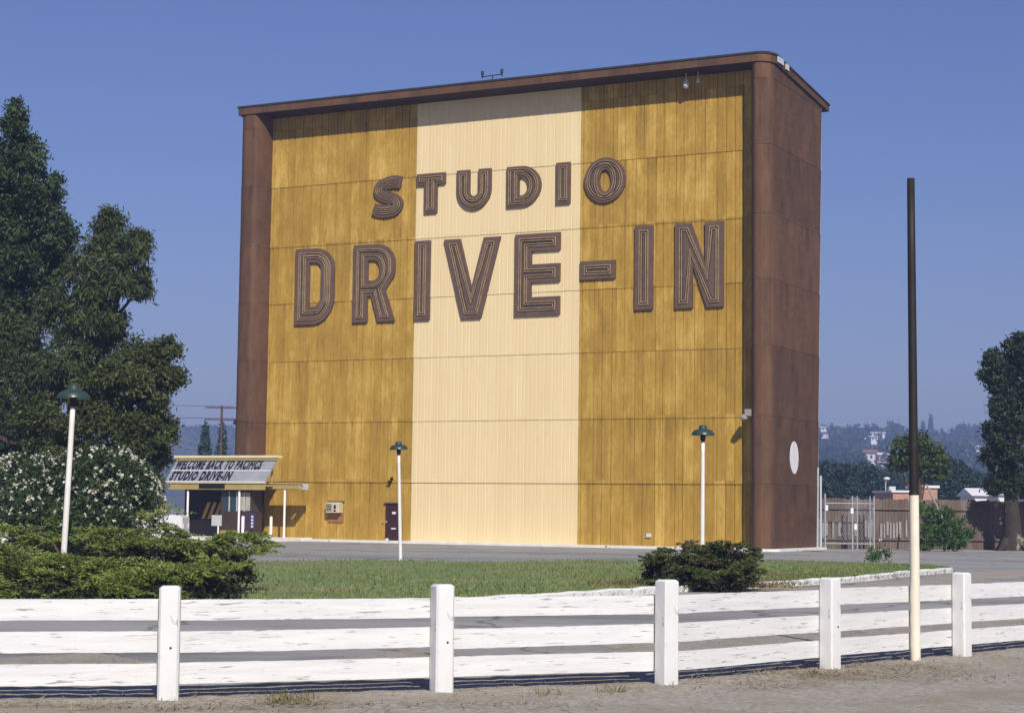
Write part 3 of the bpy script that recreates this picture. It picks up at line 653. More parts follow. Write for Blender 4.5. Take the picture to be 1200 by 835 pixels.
# booth body
MB().box((.05, -2.35, .75), (2.1, 1.1, 1.5)).build('lower_wall', M_brownp, BT)
MB().box((-.35, -2.92, .22), (1.5, .06, .42)).build('kick_panel', M_yel, BT)
MB().box((-.95, -2.3, 2.1), (.1, 1.1, 1.25)).box((1.05, -2.3, 2.1), (.1, 1.1, 1.25)).box((.05, -2.85, 2.68), (2.0, .08, .12)).build('window_frame', M_brownp, BT)
gl = MB().box((.05, -2.84, 2.05), (1.9, .02, 1.1)).build('window', M_glass, BT)
mb = MB()
for u in (-.42, .1, .62): mb.box((u, -2.865, 2.05), (.06, .04, 1.1))
mb.build('mullion', M_grey, gl)
for u, w in ((.36, .42), (.84, .3)): MB().box((u, -2.857, 2.05), (w, .02, 1.0)).build('curtain', M_curt, gl)
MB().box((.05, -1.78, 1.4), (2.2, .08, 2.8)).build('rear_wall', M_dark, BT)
mb = MB().box((-2.75, -1.5, 1.4), (3.5, .1, 2.8)).build('recess_shade_panel', M_dark, BT)  # flat near-black panel, its colour stands for deep shade under the canopy
hz = MB()
for k in range(3):
    x0 = -3.25+k*.42; hz.add([(x0, -1.62, 1.05), (x0+.24, -1.62, 1.05), (x0+.66, -1.62, 2.0), (x0+.42, -1.62, 2.0)], [(0, 1, 2, 3)])
hz.build('painted_sun_stripes', M_yel, BT)  # sunlight stripes on a back wall, drawn as flat yellow bars
# lower reader strip hung on the fascia
rs = MB().box((-1.35, -3.28, 2.9), (1.75, .05, .24)).build('reader_strip', M_dark, BT)
# marquee board leaning back above the canopy
MQ = empty('marquee_board', TW.location, -YAW, 'slanted marquee board with dark changeable letters above the ticket booth canopy', 'marquee')
bl, br, zb0, zt0, yb, yt = -4.75, 2.15, 3.12, 4.5, -3.15, -1.95
nrm = Vector((0, -(zt0-zb0), (yb-yt))).normalized()*-1
def onb(u, f, o=0): return Vector((u, yb+(yt-yb)*f, zb0+(zt0-zb0)*f)) + Vector((0, -(zt0-zb0), (yt-yb))).normalized()*o
mb = MB(); V = [onb(u, f, o) for o in (0, -.08) for u, f in ((bl, 0), (br, 0), (br, 1), (bl, 1))]
mb.add(V, [(0, 1, 2, 3), (7, 6, 5, 4), (0, 4, 5, 1), (1, 5, 6, 2), (2, 6, 7, 3), (3, 7, 4, 0)]); mb.build('sign_panel', M_sign, MQ)
mb = MB(); mb.box(((bl+br)/2, -1.95, 4.58), (br-bl+.3, .5, .14)); mb.build('top_cap', M_creamf, MQ)
MB().box(((bl+br)/2, -2.08, 4.44), (br-bl+.2, .14, .15)).build('cap_soffit_shade', M_tanf, MQ)  # tan band, darker than the cap to colour in its shaded underside
mb = MB()
for f in (.015, .16, .31, .475, .63, .80, .975): MB().tube([onb(bl+.02, f, .0), onb(br-.02, f, .0)], .034 if f in (.015, .475, .975) else .011, 6).build('letter_rail', M_wht if f in (.015, .475, .975) else M_grey, MQ)
for u in (-4.4, -1.3, 1.8):
    MB().tube([(u, -1.95, 3.0), (u, -1.95, 4.45)], .05, 8).build('support', M_tanf, MQ)
def text_part(name, s, u0_, u1_, f0, f1, parent, m, o=.03, on=onb):
    cu = bpy.data.curves.new('lettering', 'FONT'); cu.body = s; cu.size = 1; cu.offset = .05; cu.space_character = 1.2; cu.resolution_u = 3
    to = bpy.data.objects.new('lettering', cu); COL.objects.link(to); dg = bpy.context.evaluated_depsgraph_get(); dg.update()
    mm = bpy.data.meshes.new_from_object(to.evaluated_get(dg)); bpy.data.objects.remove(to)
    vs_ = [v.co.copy() for v in mm.vertices]; x0, x1 = min(v.x for v in vs_), max(v.x for v in vs_); y0, y1 = min(v.y for v in vs_), max(v.y for v in vs_)
    for v in mm.vertices: v.co = on(u0_+(u1_-u0_)*(v.co.x-x0)/(x1-x0), f0+(f1-f0)*(v.co.y-y0)/(y1-y0), o)
    return link(name, mm, m, parent)
text_part('lettering', 'WELCOME BACK TO PACIFICS', -4.6, 1.36, .51, .945, MQ, M_ink, .045)
text_part('lettering', 'STUDIO DRIVE-IN', -4.5, -.3, .05, .445, MQ, M_ink, .045)

# bollards, notice board, drum by the booth
BG = 'white bollards before the booth'
def tl(u, y, z=0): return (-14.1232+u*math.cos(YAW)+y*math.sin(YAW), 105.981-u*math.sin(YAW)+y*math.cos(YAW), z)
b0 = MB().lathe([(.085, 0), (.085, 1.18), (.06, 1.24), (0, 1.25)], seg=12).build('bollard', M_pole); b0.location = tl(.98, -3.5)
tag(b0, 'white bollard beside the booth window, left one of the pair', 'bollard', BG)
b1 = b0.copy(); COL.objects.link(b1); b1.location = tl(2.35, -2.75); tag(b1, 'white bollard next to the right canopy post, right one of the pair', 'bollard', BG)
nb = empty('notice_board', tl(-.62, -3.6), -YAW, 'small white square notice board on a post before the booth', 'notice board')
MB().tube([(0, .02, 0), (0, .02, 1.0)], .05, 8).build('post', M_pole, nb); MB().box((-.1, 0, .98), (.66, .05, .6)).build('board', M_grey, nb)
for k, u in enumerate((.72, 1.35)):
    o = MB().box((0, 0, 0), (.2, .02, .75)).build('hanging_notice', M_blue); o.location = tl(u-.05, -2.98 if k == 0 else -3.3, .9); o.rotation_euler = (0, 0, -YAW)
    for j in range(4): MB().box((0, -.014, -.28+j*.18), (.14, .01, .09)).build('notice_stripe', M_wht, o)
    if k == 1: o.location = tl(1.28, -3.02, .95)
    tag(o, ('narrow blue and white notice under the booth window' if k == 0 else 'narrow blue and white notice by the booth corner near the bollard'), 'notice')
dm = MB().lathe([(.3, 0), (.31, .3), (.30, .58), (.26, .62), (0, .62)], seg=16).build('concrete_drum', M_kerb); dm.location = tl(-3.0, -4.0); tag(dm, 'squat white painted concrete drum at the foot of the left canopy post', 'drum')

# white van half hidden by the flowering bush
vn = empty('parked_van', (-16.45, 84.5, -.12), 0, 'white van parked behind the flowering bush left of the booth', 'van')
def prism(P, y0, y1, mb=None, mi=0):
    mb = mb or MB(); n = len(P); mb.add([(x, y0, z) for x, z in P]+[(x, y1, z) for x, z in P], [tuple(range(n))[::-1], tuple(range(n, 2*n))]+[(i, (i+1) % n, n+(i+1) % n, n+i) for i in range(n)]); return mb
prism([(-3.2, .35), (1.55, .35), (1.62, .55), (1.60, 1.18), (1.5, 1.25), (.75, 1.3), (.35, 2.0), (.1, 2.15), (-3.0, 2.2), (-3.2, 2.0)], -.9, .9).build('body', M_van, vn)
MB().add([(.80, -.75, 1.31), (.80, .75, 1.31), (.40, .7, 1.98), (.40, -.7, 1.98)], [(0, 1, 2, 3)]).build('windscreen', M_glass, vn)
prism([(-.3, 1.35), (.55, 1.35), (.2, 1.95), (-.3, 1.95)], -.92, -.91).build('side_window', M_glass, vn)
MB().box((1.68, 0, .48), (.12, 1.8, .16)).build('bumper', M_metal, vn)
for y in (-.62, .62): MB().box((1.63, y, .85), (.04, .22, .2)).build('headlight', M_grey, vn)
for x, y in ((.95, -.82), (.95, .82), (-2.3, -.82), (-2.3, .82)):
    MB().tube([(x, y-.1, .33), (x, y+.1, .33)], .33, 18).build('wheel', M_tyre, vn)

vn.scale = (1, 1, 1.16)

# ---------------------------------------------------------------- vegetation
def sph(n):
    v = rng.normal(size=(n, 3)); return v/np.linalg.norm(v, axis=1)[:, None]
def leafquads(C, L, Wd, droop=0., up=0., dirs=None):
    n = len(C); d = sph(n) if dirs is None else dirs + rng.normal(0, .45, (n, 3))
    d[:, 2] += -droop + up; d /= np.linalg.norm(d, axis=1)[:, None]
    s = np.cross(d, sph(n)); s /= np.linalg.norm(s, axis=1)[:, None]+1e-6
    l = (L*(.6+.8*rng.random(n)))[:, None]/2; w = (Wd*(.6+.8*rng.random(n)))[:, None]/2
    return np.stack([C-d*l, C+s*w-d*l*.1, C+d*l, C-s*w-d*l*.1], 1)
def clumps(lobes, n, q=.40):
    out = []
    for c, r in lobes:
        d = sph(n); r = np.array(r); qq = q*(.7+.6*rng.random(n))
        for dd, k in zip(d, qq): out.append((tuple(np.array(c)+dd*r*(.98-k*.75)), tuple(r*k*np.array([1, 1, .8]))))
        out.append((c, tuple(r*.55)))
    return out
def crown(lobes, per_m2, L, Wd, droop=0., twig=.42, leaves=38, inner=.25):
    """lobes: (centre xyz, radii xyz); twig tufts over each lobe's skin and some inside it"""
    out = []
    for c, r in lobes:
        r = np.array(r); ar = 4*pi*((r[0]*r[1])**1.6/3+(r[0]*r[2])**1.6/3+(r[1]*r[2])**1.6/3)**(1/1.6)
        k = max(6, int(ar*per_m2)); d = sph(k); rad = np.where(rng.random(k) < inner, rng.random(k)*.75, .80+.34*rng.random(k)**1.5+.22*(rng.random(k) < .06))
        ctr = np.array(c)+d*r*rad[:, None]
        sz = twig*(.4+1.1*rng.random(k))
        for q, s, dd in zip(ctr, sz, d):
            m = max(4, int(leaves*(s/twig)**1.5)); o = rng.normal(0, .42, (m, 3))*s*np.array([1, 1, .75]); o[:, 2] -= droop*.5*np.abs(o[:, 0]+o[:, 1])
            out.append(leafquads(q+o, L, Wd, droop, 0., None if droop < .1 else np.tile(dd*.5, (m, 1))))
    return np.concatenate(out)
def px_lobes(spec, Y, squash=1.0):
    """lobes given as photo pixels at distance Y (+offset) turned into real centres and radii"""
    out = []
    for x, y, rx, ry, dy in spec:
        c = at(x, y, Y+dy); k = (Y+dy)/FPX; out.append(((c.x, c.y, c.z), (rx*k, max(rx, ry)*k*.8*squash, ry*k)))
    return out
def trunk_limbs(mb, base, top, r0_, lobes, seg=10, lim=.3):
    base, top = Vector(base), Vector(top); mid = base.lerp(top, .5)+Vector((random.uniform(-.3, .3), 0, 0))
    mb.tube([base-Vector((0, 0, .15)), base+Vector((0, 0, .3)), base.lerp(mid, .5), mid, top], [r0_*1.5, r0_*1.1, r0_, r0_*.8, r0_*.45], seg)
    for c, r in lobes:
        c = Vector(c); f = random.uniform(.35, .9); s = base.lerp(top, f); m = s.lerp(c, .5)+Vector((0, 0, -.1*(c-s).length))
        mb.tube([s, m, c], [r0_*lim*1.2, r0_*lim*.8, r0_*lim*.25], 6)
def tree(name, base, top, r0_, lobes, label, m, per=3., L=.2, Wd=.07, droop=0., twig=.42, leaves=38, bark=None, group=None, cat='tree', inner=.25, nclump=0):
    e = empty(name, base, 0, label, cat, group); b = Vector(base)
    lb = [((c[0]-b.x, c[1]-b.y, c[2]-b.z), r) for c, r in lobes]
    mb = MB(); trunk_limbs(mb, (0, 0, 0), Vector(top)-b, r0_, lb); mb.build('trunk', bark or M_bark, e)
    quads('crown', crown(clumps(lb, nclump) if nclump else lb, per, L, Wd, droop, twig, leaves, inner), m, e); return e

YA = 78
la = px_lobes([(18, 150, 16, 34, 0), (5, 185, 42, 40, 0), (40, 215, 34, 40, -1), (58, 265, 32, 38, -1), (0, 250, 60, 50, 1), (12, 310, 60, 40, 0), (15, 355, 50, 34, 1), (48, 340, 30, 30, 0), (-10, 370, 50, 40, 0), (-55, 230, 50, 70, 1), (-60, 330, 60, 60, 1), (-10, 400, 55, 50, 2), (-60, 420, 60, 60, 2), (30, 460, 60, 45, 3), (-20, 510, 80, 50, 3), (60, 530, 60, 50, 3), (66, 300, 20, 28, 0)], YA)
bA = at(-75, 600, YA); tree('cypress_tree', (bA.x, YA, 0), at(-5, 190, YA), .5, la, 'tallest dark green tree at the left edge of the picture', L_dark, 4.6, .25, .085, .1, .36, 40, inner=.12, nclump=9)
YB = 72
lbb = px_lobes([(122, 285, 24, 26, 0), (128, 258, 10, 16, 0), (150, 300, 22, 22, -1), (158, 283, 14, 12, 0), (142, 330, 30, 24, -1), (168, 332, 14, 18, 0), (98, 318, 34, 32, -1), (112, 368, 40, 32, -1), (64, 372, 34, 34, 0), (82, 420, 46, 36, -1), (128, 395, 22, 22, 0), (45, 435, 40, 40, 0), (20, 400, 36, 34, 0)], YB)
bB = at(70, 600, YB); tree('eucalyptus_tree', (bB.x, YB, 0), at(95, 330, YB), .38, lbb, 'drooping grey green eucalyptus between the tallest tree and the sky', L_euc, 4.6, .27, .06, .45, .34, 40, inner=.12, nclump=9)
YC = 68
lc = px_lobes([(160, 420, 30, 24, 0), (188, 412, 20, 18, 0), (142, 455, 40, 34, -1), (180, 455, 30, 32, 0), (186, 490, 26, 34, 0), (115, 470, 40, 36, -1), (150, 510, 44, 40, -1), (182, 530, 18, 30, 0), (95, 510, 46, 44, -1), (45, 500, 40, 40, 0), (130, 560, 50, 34, 1), (172, 560, 20, 26, 0), (203, 445, 9, 13, 0)], YC)
bC = at(135, 600, YC); tree('broadleaf_tree', (bC.x, YC, 0), at(150, 450, YC), .3, lc, 'lower rounded olive green tree beside the brown tower edge', L_olive, 5.6, .18, .08, .15, .30, 42, inner=.12, nclump=9)

# oleander with white blossom
YO = 58
lo_ = px_lobes([(40, 575, 62, 40, 0), (115, 575, 62, 46, -.5), (160, 595, 30, 40, 0), (-20, 590, 60, 46, 0), (80, 600, 80, 38, -1), (165, 575, 20, 24, 0), (130, 548, 30, 16, 0), (60, 553, 26, 16, 0)], YO)
ob = at(80, 640, YO); e = empty('oleander_bush', (ob.x, YO, 0), 0, 'large rounded bush covered in small white flowers at left', 'bush')
lb = [((c[0]-ob.x, c[1]-YO, c[2]), r) for c, r in lo_]
quads('foliage', crown(lb, 12, .17, .045, .0, .28, 40, .2), L_ole, e)
fl_ = []
for c, r in lb:
    k = int(190*r[0]*r[2]); d = sph(k); d = d[(d[:, 1] < .35)]; top = .5+.5*np.clip(d[:, 2]+.1, 0, 1); d = d[rng.random(len(d)) < top]
    q = np.array(c)+d*np.array(r)*(1.05+.14*rng.random(len(d)))[:, None]
    for p in q: fl_.append(leafquads(p+rng.normal(0, .03, (5, 3)), .085, .07))
quads('blossom', np.concatenate(fl_), L_flo, e)
mb = MB()
for k in range(9): a = random.random()*6; mb.tube([(.3*math.cos(a), .3*math.sin(a), 0), (1.6*math.cos(a), 1.0*math.sin(a), 2.4)], [.05, .02], 6)
mb.build('stem', M_bark, e)

# spreading junipers: layered feathery sprays
def juniper(name, base, pads, label, m, n_spray, ln, flat, m_dead=None, dead=0, core=6):
    e = empty(name, base, 0, label, 'shrub'); Q = []; C_ = []; stems = MB(); D = []
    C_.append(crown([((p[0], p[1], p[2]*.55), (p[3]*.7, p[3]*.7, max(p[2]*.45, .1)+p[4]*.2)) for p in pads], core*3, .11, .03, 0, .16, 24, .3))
    for (cx, cy, cz, r, h) in pads:
        for _p in range(max(3, int(n_spray*r*r/11))):
            pa = random.random()*2*pi; f = math.sqrt(random.random()); el0 = random.uniform(.0, .6)*(1-.4*f)
            s0 = np.array([cx+math.cos(pa)*r*f*.85, cy+math.sin(pa)*r*f*.85, cz+h*(1-f*f)*random.uniform(.1, 1.1)]); L0 = ln*(.7+.6*random.random())
            dead_ = random.random() < dead
            for _ in range(11):
                a = pa+random.gauss(0, .55); el = el0+random.gauss(0, .1); L = L0*random.uniform(.6, 1.15)
                d = np.array([math.cos(a)*math.cos(el), math.sin(a)*math.cos(el), math.sin(el)*flat])
                s = s0+np.array([random.gauss(0, .07), random.gauss(0, .07), random.gauss(0, .03)])
                m_ = 42; t = rng.random(m_)**.8
                side = np.cross(d, [0, 0, 1]); side /= np.linalg.norm(side)+1e-6
                P_ = s+d*L*t[:, None]; P_[:, 2] -= .24*L*t*t; wv = .15*L*(1-t)+.025
                P_ = P_+side*(rng.normal(0, .6, m_)*wv)[:, None]; P_[:, 2] += rng.normal(0, .22, m_)*wv
                dd = np.tile(d, (m_, 1))+side*rng.normal(0, .5, m_)[:, None]; dd[:, 2] += .2
                (D if dead_ else Q).append(leafquads(P_, .10, .026, 0, 0, dd))
        stems.tube([(cx*.4, cy*.4, 0), (cx*.8, cy*.8, cz*.5), (cx, cy, cz+h*.5)], [.05, .04, .015], 6)
    quads('foliage', np.concatenate(Q), m, e); quads('inner_twigs_shade', np.concatenate(C_), L_core, e)
    if D: quads('dead_foliage', np.concatenate(D), m_dead, e)
    stems.build('stem', M_bark, e); return e
jb = Vector((-7.2, 36.6, .08))
pads = []
for x, y, Y, rp, h in ((28, 668, 34.6, 1.15, .35), (85, 676, 34.2, 1.1, .3), (140, 672, 34.3, 1.1, .35), (190, 676, 34.2, 1.0, .3), (235, 675, 34.6, .85, .35), (-25, 660, 35.2, 1.1, .4), (60, 650, 36.2, 1.0, .35), (120, 648, 36.4, 1.05, .4), (175, 645, 36.4, 1.1, .4), (225, 648, 36.6, .9, .35), (262, 652, 36.8, .7, .35), (280, 655, 36.6, .55, .3), (268, 640, 37.5, .5, .25), (75, 636, 37.8, .9, .35), (130, 640, 37.9, 1.0, .3), (165, 634, 37.8, .95, .35), (210, 640, 38.2, .9, .3), (45, 632, 38.4, .7, .3), (10, 690, 33.6, 1.2, .3), (110, 696, 33.3, 1.2, .3), (195, 698, 33.4, 1.0, .3), (-40, 690, 33.8, 1.2, .4), (250, 690, 34.0, .7, .3), (60, 700, 33.2, 1.1, .3), (155, 700, 33.2, 1.1, .3)):
    p = at(x, y, Y); pads.append((p.x-jb.x, p.y-jb.y, max(p.z+.02, .05), rp, h))
juniper('juniper_shrub', jb, pads, 'broad bright green spreading juniper behind the fence at left', L_jun, 46, .74, .95)
jb2 = Vector((4.25, 42.6, .08)); pads = []
for x, y, Y, rp, h in tuple((x_, y_, Y_-3.2, r_*.93, h_) for x_, y_, Y_, r_, h_ in ((776, 670, 45.2, .45, .3), (800, 672, 45.0, .6, .3), (832, 672, 45.0, .6, .35), (862, 672, 45.2, .5, .35), (772, 655, 45.8, .5, .3), (800, 650, 45.8, .6, .3), (845, 645, 45.9, .7, .35), (868, 652, 46.1, .45, .35), (860, 640, 46.4, .5, .25), (800, 643, 46.6, .4, .2), (825, 655, 45.6, .6, .3), (790, 680, 44.9, .45, .2), (850, 680, 44.9, .5, .2), (865, 665, 45.6, .45, .4), (780, 660, 45.6, .4, .4))):
    p = at(x, y, Y); pads.append((p.x-jb2.x, p.y-jb2.y, max(p.z-.16, .03), rp, h))
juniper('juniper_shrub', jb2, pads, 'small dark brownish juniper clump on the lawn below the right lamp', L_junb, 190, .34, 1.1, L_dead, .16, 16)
# dry grass round the small juniper and along the kerb
DG = np.concatenate([rng.normal((4.75, 42.6), (.8, .3), (1500, 2)), rng.normal((3.0, 42.8), (.6, .5), (600, 2)), rng.normal((6.0, 44.9), (.5, .4), (500, 2)), rng.normal((7.5, 49.5), (1.4, 1.2), (500, 2)), rng.normal((10.2, 52.2), (1.0, 1.0), (160, 2))])
zz = .10+yy_z(DG[:, 1])*.95
tag(quads('dry_grass', np.concatenate([blades(DG, zz-.02, .11, .012, 1.1)]), [leafmat('dry_grass_blades', (.13, .10, .035), (.26, .19, .09), trans=.15)]), kind='stuff')
KG = along([tuple(p) for p in A[30:]], 700, -.3, .05)
tag(quads('kerb_weeds', blades(KG, yy_z(KG[:, 1])+.03, .09, .008, .9), [L_grass]), kind='stuff')
wb = gp(1030, 661); e = empty('weed_plant', (wb.x, wb.y, .05), 0, 'leggy green weed standing at the lawn tip before the wire gate', 'plant')
quads('foliage', np.concatenate([leafquads(rng.normal((random.uniform(-.35, .35), 0, random.uniform(.05, .5)), .08, (26, 3)), .13, .05) for _ in range(16)]), L_bush, e)
MB().tube([(0, 0, 0), (.03, 0, .5), (.05, 0, .8)], [.015, .012, .006], 6).build('stem', M_bark, e)
quads('blossom', leafquads(rng.normal((.1, 0, .85), .04, (14, 3)), .07, .06), L_flo, e)

# ---------------------------------------------------------------- right side: old fence, gate, tree, bush
bf = empty('board_fence', (16.9, 100.2, -.12), 0, 'tall weathered brown board fence right of the tower', 'fence')
fpts = [(16.9, 100.0), (20.9, 100.8), (24.6, 101.6), (29.0, 103.6), (36, 107), (50, 115)]
L_ = resample(fpts, 200); bmb = MB(); gmb = MB(); k = 0; s = 0.
dl = 0
for i in range(len(L_)-1):
    a, b = L_[i], L_[i+1]; t = (b-a).normalized(); rz = math.atan2(t.y, t.x); c = (a+b)/2; w = (b-a).length-.012
    h = 2.72+random.uniform(-.05, .06)
    x = c.x-16.9; y = c.y-100.2
    low = 1.0 < 0
    bmb.box((x, y+random.uniform(-.012, .012), h/2), (w, .03, h), rz+random.uniform(-.02, .02))
    if random.random() < .5 and c.x < 22: MB().box((x+t.y*.05, y-t.x*.05-.02, 1.05+random.uniform(-.1, .1)), (w*random.uniform(.45, 1.2), .03, .85+random.uniform(-.15, .1)), rz).build('pale_slat', M_oldg, bf)
bmb.build('boards', M_oldf, bf)
mb = MB()
for z in (.55, 2.2):
    for a, b in zip(fpts, fpts[1:]): mb.box(((a[0]+b[0])/2-16.9, (a[1]+b[1])/2-100.2-.1, z), (math.dist(a, b), .06, .12), math.atan2(b[1]-a[1], b[0]-a[0]))
mb.build('stringer', M_oldf, bf)
gt = empty('wire_gate', (16.85, 98.6, -.12), .2, 'galvanised pipe gate frame standing before the brown board fence', 'gate')
for x in (0, 1.55, 1.82, 2.55, 2.78): MB().tube([(x, 0, 0), (x, 0, 2.85 if x else 2.95)], .05 if x in (0, 1.55, 2.78) else .035, 8).build('gate_post', M_metal, gt)
for z in (.3, 2.45): MB().tube([(0, 0, z), (2.78, 0, z)], .03, 8).build('gate_rail', M_metal, gt)
wm = MB()
for k in range(24): wm.tube([(k*.12-.0, 0, .3), (min(k*.12+1.0, 2.78), 0, 2.4)], .004, 4); wm.tube([(k*.12, 0, 2.4), (min(k*.12+1.0, 2.78), 0, .3)], .004, 4)
wm.build('wire_mesh', M_metal, gt)
for x, z in ((1.5, 2.05), (1.7, 1.2), (.06, 2.2)): MB().box((x, -.07, z), (.16, .02, .3)).build('gate_plate', M_wht, gt)
# pale pipe beside the tower back edge
o = MB().tube([(0, 0, 0), (0, 0, 3.9)], .06, 10).build('pipe_post', M_grey); o.location = (16.55, 98.2, -.12); tag(o, 'tall pale pipe standing against the rear edge of the tower', 'post')

YT = 100
bt = gp(1186, 640); bt = Vector((at(1186, 600, YT).x, YT, -.12))
lr = px_lobes([(1190, 402, 24, 18, 0), (1172, 425, 22, 20, 0), (1158, 440, 12, 9, 0), (1192, 438, 22, 22, 0), (1210, 420, 22, 30, 0), (1180, 486, 24, 20, 0), (1166, 510, 13, 22, 0), (1186, 525, 22, 28, 0), (1206, 500, 24, 40, 1), (1170, 548, 16, 16, 0), (1162, 530, 8, 14, 0), (1192, 565, 22, 22, 0), (1165, 572, 10, 10, 0), (1212, 560, 20, 30, 1), (1170, 475, 10, 12, 0), (1225, 470, 22, 60, 1), (1203, 460, 15, 13, 0), (1184, 466, 8, 7, 0), (1170, 456, 6, 6, 0)], YT)
rt_ = empty('street_tree', bt, 0, 'tall dark leafy tree with patchy pale trunk at the right edge', 'tree')
lb = [((c[0]-bt.x, c[1]-bt.y, c[2]-bt.z), r) for c, r in lr]
mb = MB(); tp = at(1190, 420, YT)-bt; kx = YT/FPX
mb.tube([(0, 0, -.2), (0, 0, .15), (.02, 0, .9), (-.02, 0, 2.0), (-.05, 0, 3.2), (.1, 0, 5.2), tuple(tp*.75), tuple(tp)], [.95, .75, .5, .41, .36, .27, .16, .1], 14)
for c, r in lb:
    f = random.uniform(.35, .8); s_ = tp*f; mb.tube([s_, s_.lerp(Vector(c), .5)+Vector((0, 0, -.1)), Vector(c)], [.13, .08, .03], 6)
for a in (-.9, .3, 2.2, 3.7): mb.tube([(.45*math.cos(a), .45*math.sin(a), .55), (.85*math.cos(a), .85*math.sin(a), .12), (1.2*math.cos(a), 1.2*math.sin(a), -.1)], [.3, .17, .08], 7)
mb.build('trunk', M_barkp, rt_)
quads('crown', crown(clumps(lb, 7, .36), 5., .25, .11, .1, .32, 36, .1), L_right, rt_)

YBu = 95.5; bb = at(1107, 640, YBu); e = empty('round_bush', (bb.x, YBu, -.12), 0, 'bright green bush against the brown board fence under the leaning pole', 'bush')
lbu = px_lobes([(1096, 618, 20, 22, 0), (1118, 626, 18, 16, 0), (1088, 602, 14, 14, 0), (1106, 612, 18, 16, 0), (1128, 632, 9, 10, 0), (1083, 630, 12, 14, 0)], YBu)
quads('foliage', crown([((c[0]-bb.x, c[1]-YBu, c[2]+.12), r) for c, r in lbu], 9, .16, .07, 0, .22, 30, .2), L_bush, e)
MB().tube([(0, 0, 0), (0, .1, 1.2)], [.08, .04], 7).build('stem', M_bark, e)
lp = MB().tube([at(1104, 606, 95.0), at(1086, 568, 97.5)], [.06, .05], 8).build('leaning_pole', M_oldg); tag(lp, 'pale pole leaning over the green bush by the fence', 'pole')

YOr = 118; bo = at(1078, 600, YOr)
tree('citrus_tree', (bo.x, YOr, -.12), at(1078, 525, YOr), .22, px_lobes([(1060, 532, 16, 17, 0), (1074, 518, 16, 13, 0), (1088, 530, 16, 17, 0), (1072, 542, 20, 12, 0), (1100, 552, 10, 9, 0), (1052, 544, 9, 9, 0), (1090, 548, 12, 10, 0), (1098, 538, 8, 8, 0)], YOr), 'round yellow tinged tree standing behind the dark tall pole', L_oran, 6, .26, .12, .1, .32, 34)
bush_like = [
 (985, 205, [(970, 545, 14, 12, 0), (985, 552, 20, 14, 0), (965, 562, 16, 18, 0), (990, 570, 18, 14, 0)], 'dark tree right beside the tower behind the wire gate'),
 (1015, 215, [(1010, 550, 22, 12, 0), (1022, 562, 18, 16, 0), (1000, 568, 20, 14, 0), (1032, 572, 12, 12, 0)], 'dark round tree behind the gate, left of the pink building'),
 (1045, 300, [(1045, 558, 14, 10, 0), (1058, 565, 14, 12, 0)], 'small faint tree between pink building and citrus tree'),
 (1110, 185, [(1110, 545, 8, 16, 0), (1110, 565, 14, 16, 0), (1104, 575, 18, 12, 0)], 'slim dark tree with pointed top right of the citrus tree'),
 (1128, 190, [(1127, 552, 9, 16, 0), (1130, 570, 16, 14, 0), (1135, 560, 10, 12, 0)], 'dark tree with narrow crown behind the middle of the board fence'),
 (1147, 230, [(1145, 560, 12, 10, 0), (1152, 570, 12, 12, 0)], 'low dark tree just left of the patchy trunk tree'),
 (1093, 200, [(1092, 560, 12, 14, 0), (1086, 572, 12, 12, 0)], 'dark tree just under the citrus tree crown'),
]
for x, Y, sp_, lab in bush_like:
    b = at(x, 600, Y); ls = px_lobes(sp_, Y); tp_ = max(ls, key=lambda q: q[0][2])[0]
    ls = [((c[0], c[1], c[2]-.45), (r[0]*.9, r[1]*.9, r[2]*.9)) for c, r in ls]; tree('far_tree', (b.x, Y, -.12), tp_, .3, ls, lab, L_far, 2.6, .42, .22, .05, .6, 34, group='trees behind the board fence')
# two conifers and a power pole behind the tower's left edge
def conifer(name, x, ytop, Y, hw, label, m, group=None, ybase=600, n=14, L=.45):
    b = at(x, ybase, Y); b.z = -.12; t = at(x, ytop, Y); H = t.z-b.z; k = Y/FPX; e = empty(name, b, 0, label, 'tree', group); C = []
    for i in range(n):
        f = (i+.5)/n; r = hw*k*(1-f)**.8+.15+L*.2; zc = H*(.12+.86*f)
        m_ = int(90*r+30); a = rng.random(m_)*2*pi; rr_ = r*np.sqrt(rng.random(m_))*(.8+.4*rng.random(m_))
        C.append(np.stack([np.cos(a)*rr_, np.sin(a)*rr_, zc+rng.normal(0, H/n*.5, m_)-rr_*.25], 1))
    quads('crown', leafquads(np.concatenate(C), L, L*.45, .2), m, e)
    MB().tube([(0, 0, -.2), (0, 0, H*.95)], [.25, .04], 7).build('trunk', M_bark, e); return e
CG = 'conifers behind the booth'
conifer('conifer_tree', 238, 494, 190, 15, 'small dark conifer above the marquee, nearer the olive tree', L_far, CG)
conifer('conifer_tree', 258, 497, 195, 13, 'small dark conifer in front of the power pole above the marquee', L_far, CG)
up = empty('power_pole', (at(258, 560, 185).x, 185, -.12), .1, 'wooden power pole with two crossarms left of the tower', 'power pole')
k = 185/FPX
MB().tube([(0, 0, 0), (0, 0, at(258, 475, 185).z+.12)], [.16, .11], 8).build('pole', M_bark, up)
for y_ in (477.5, 491.5): z_ = at(258, y_, 185).z+.12; MB().box((0, -.14, z_), (3.3, .12, .14)).build('crossarm', M_bark, up)
z_ = at(258, 494, 185).z+.12; MB().lathe([(.0, z_-.3), (.3, z_-.28), (.34, z_), (.2, z_+.3), (0, z_+.32)], (1.5, -.2, 0), 12).build('transformer', M_lampk, up)
wr = MB()
for y_, o in ((477, -1.5), (477, 1.2), (491, -1.4), (491, 1.3)):
    z_ = at(258, y_, 185).z+.12; P_ = [(o, -.14, z_+.1)]
    for j in range(1, 9): f = j/8; P_.append((o-60*f, -.14-30*f, z_+.1+2.5*f-4*1.2*f*(1-f)))
    wr.tube(P_, .018, 4)
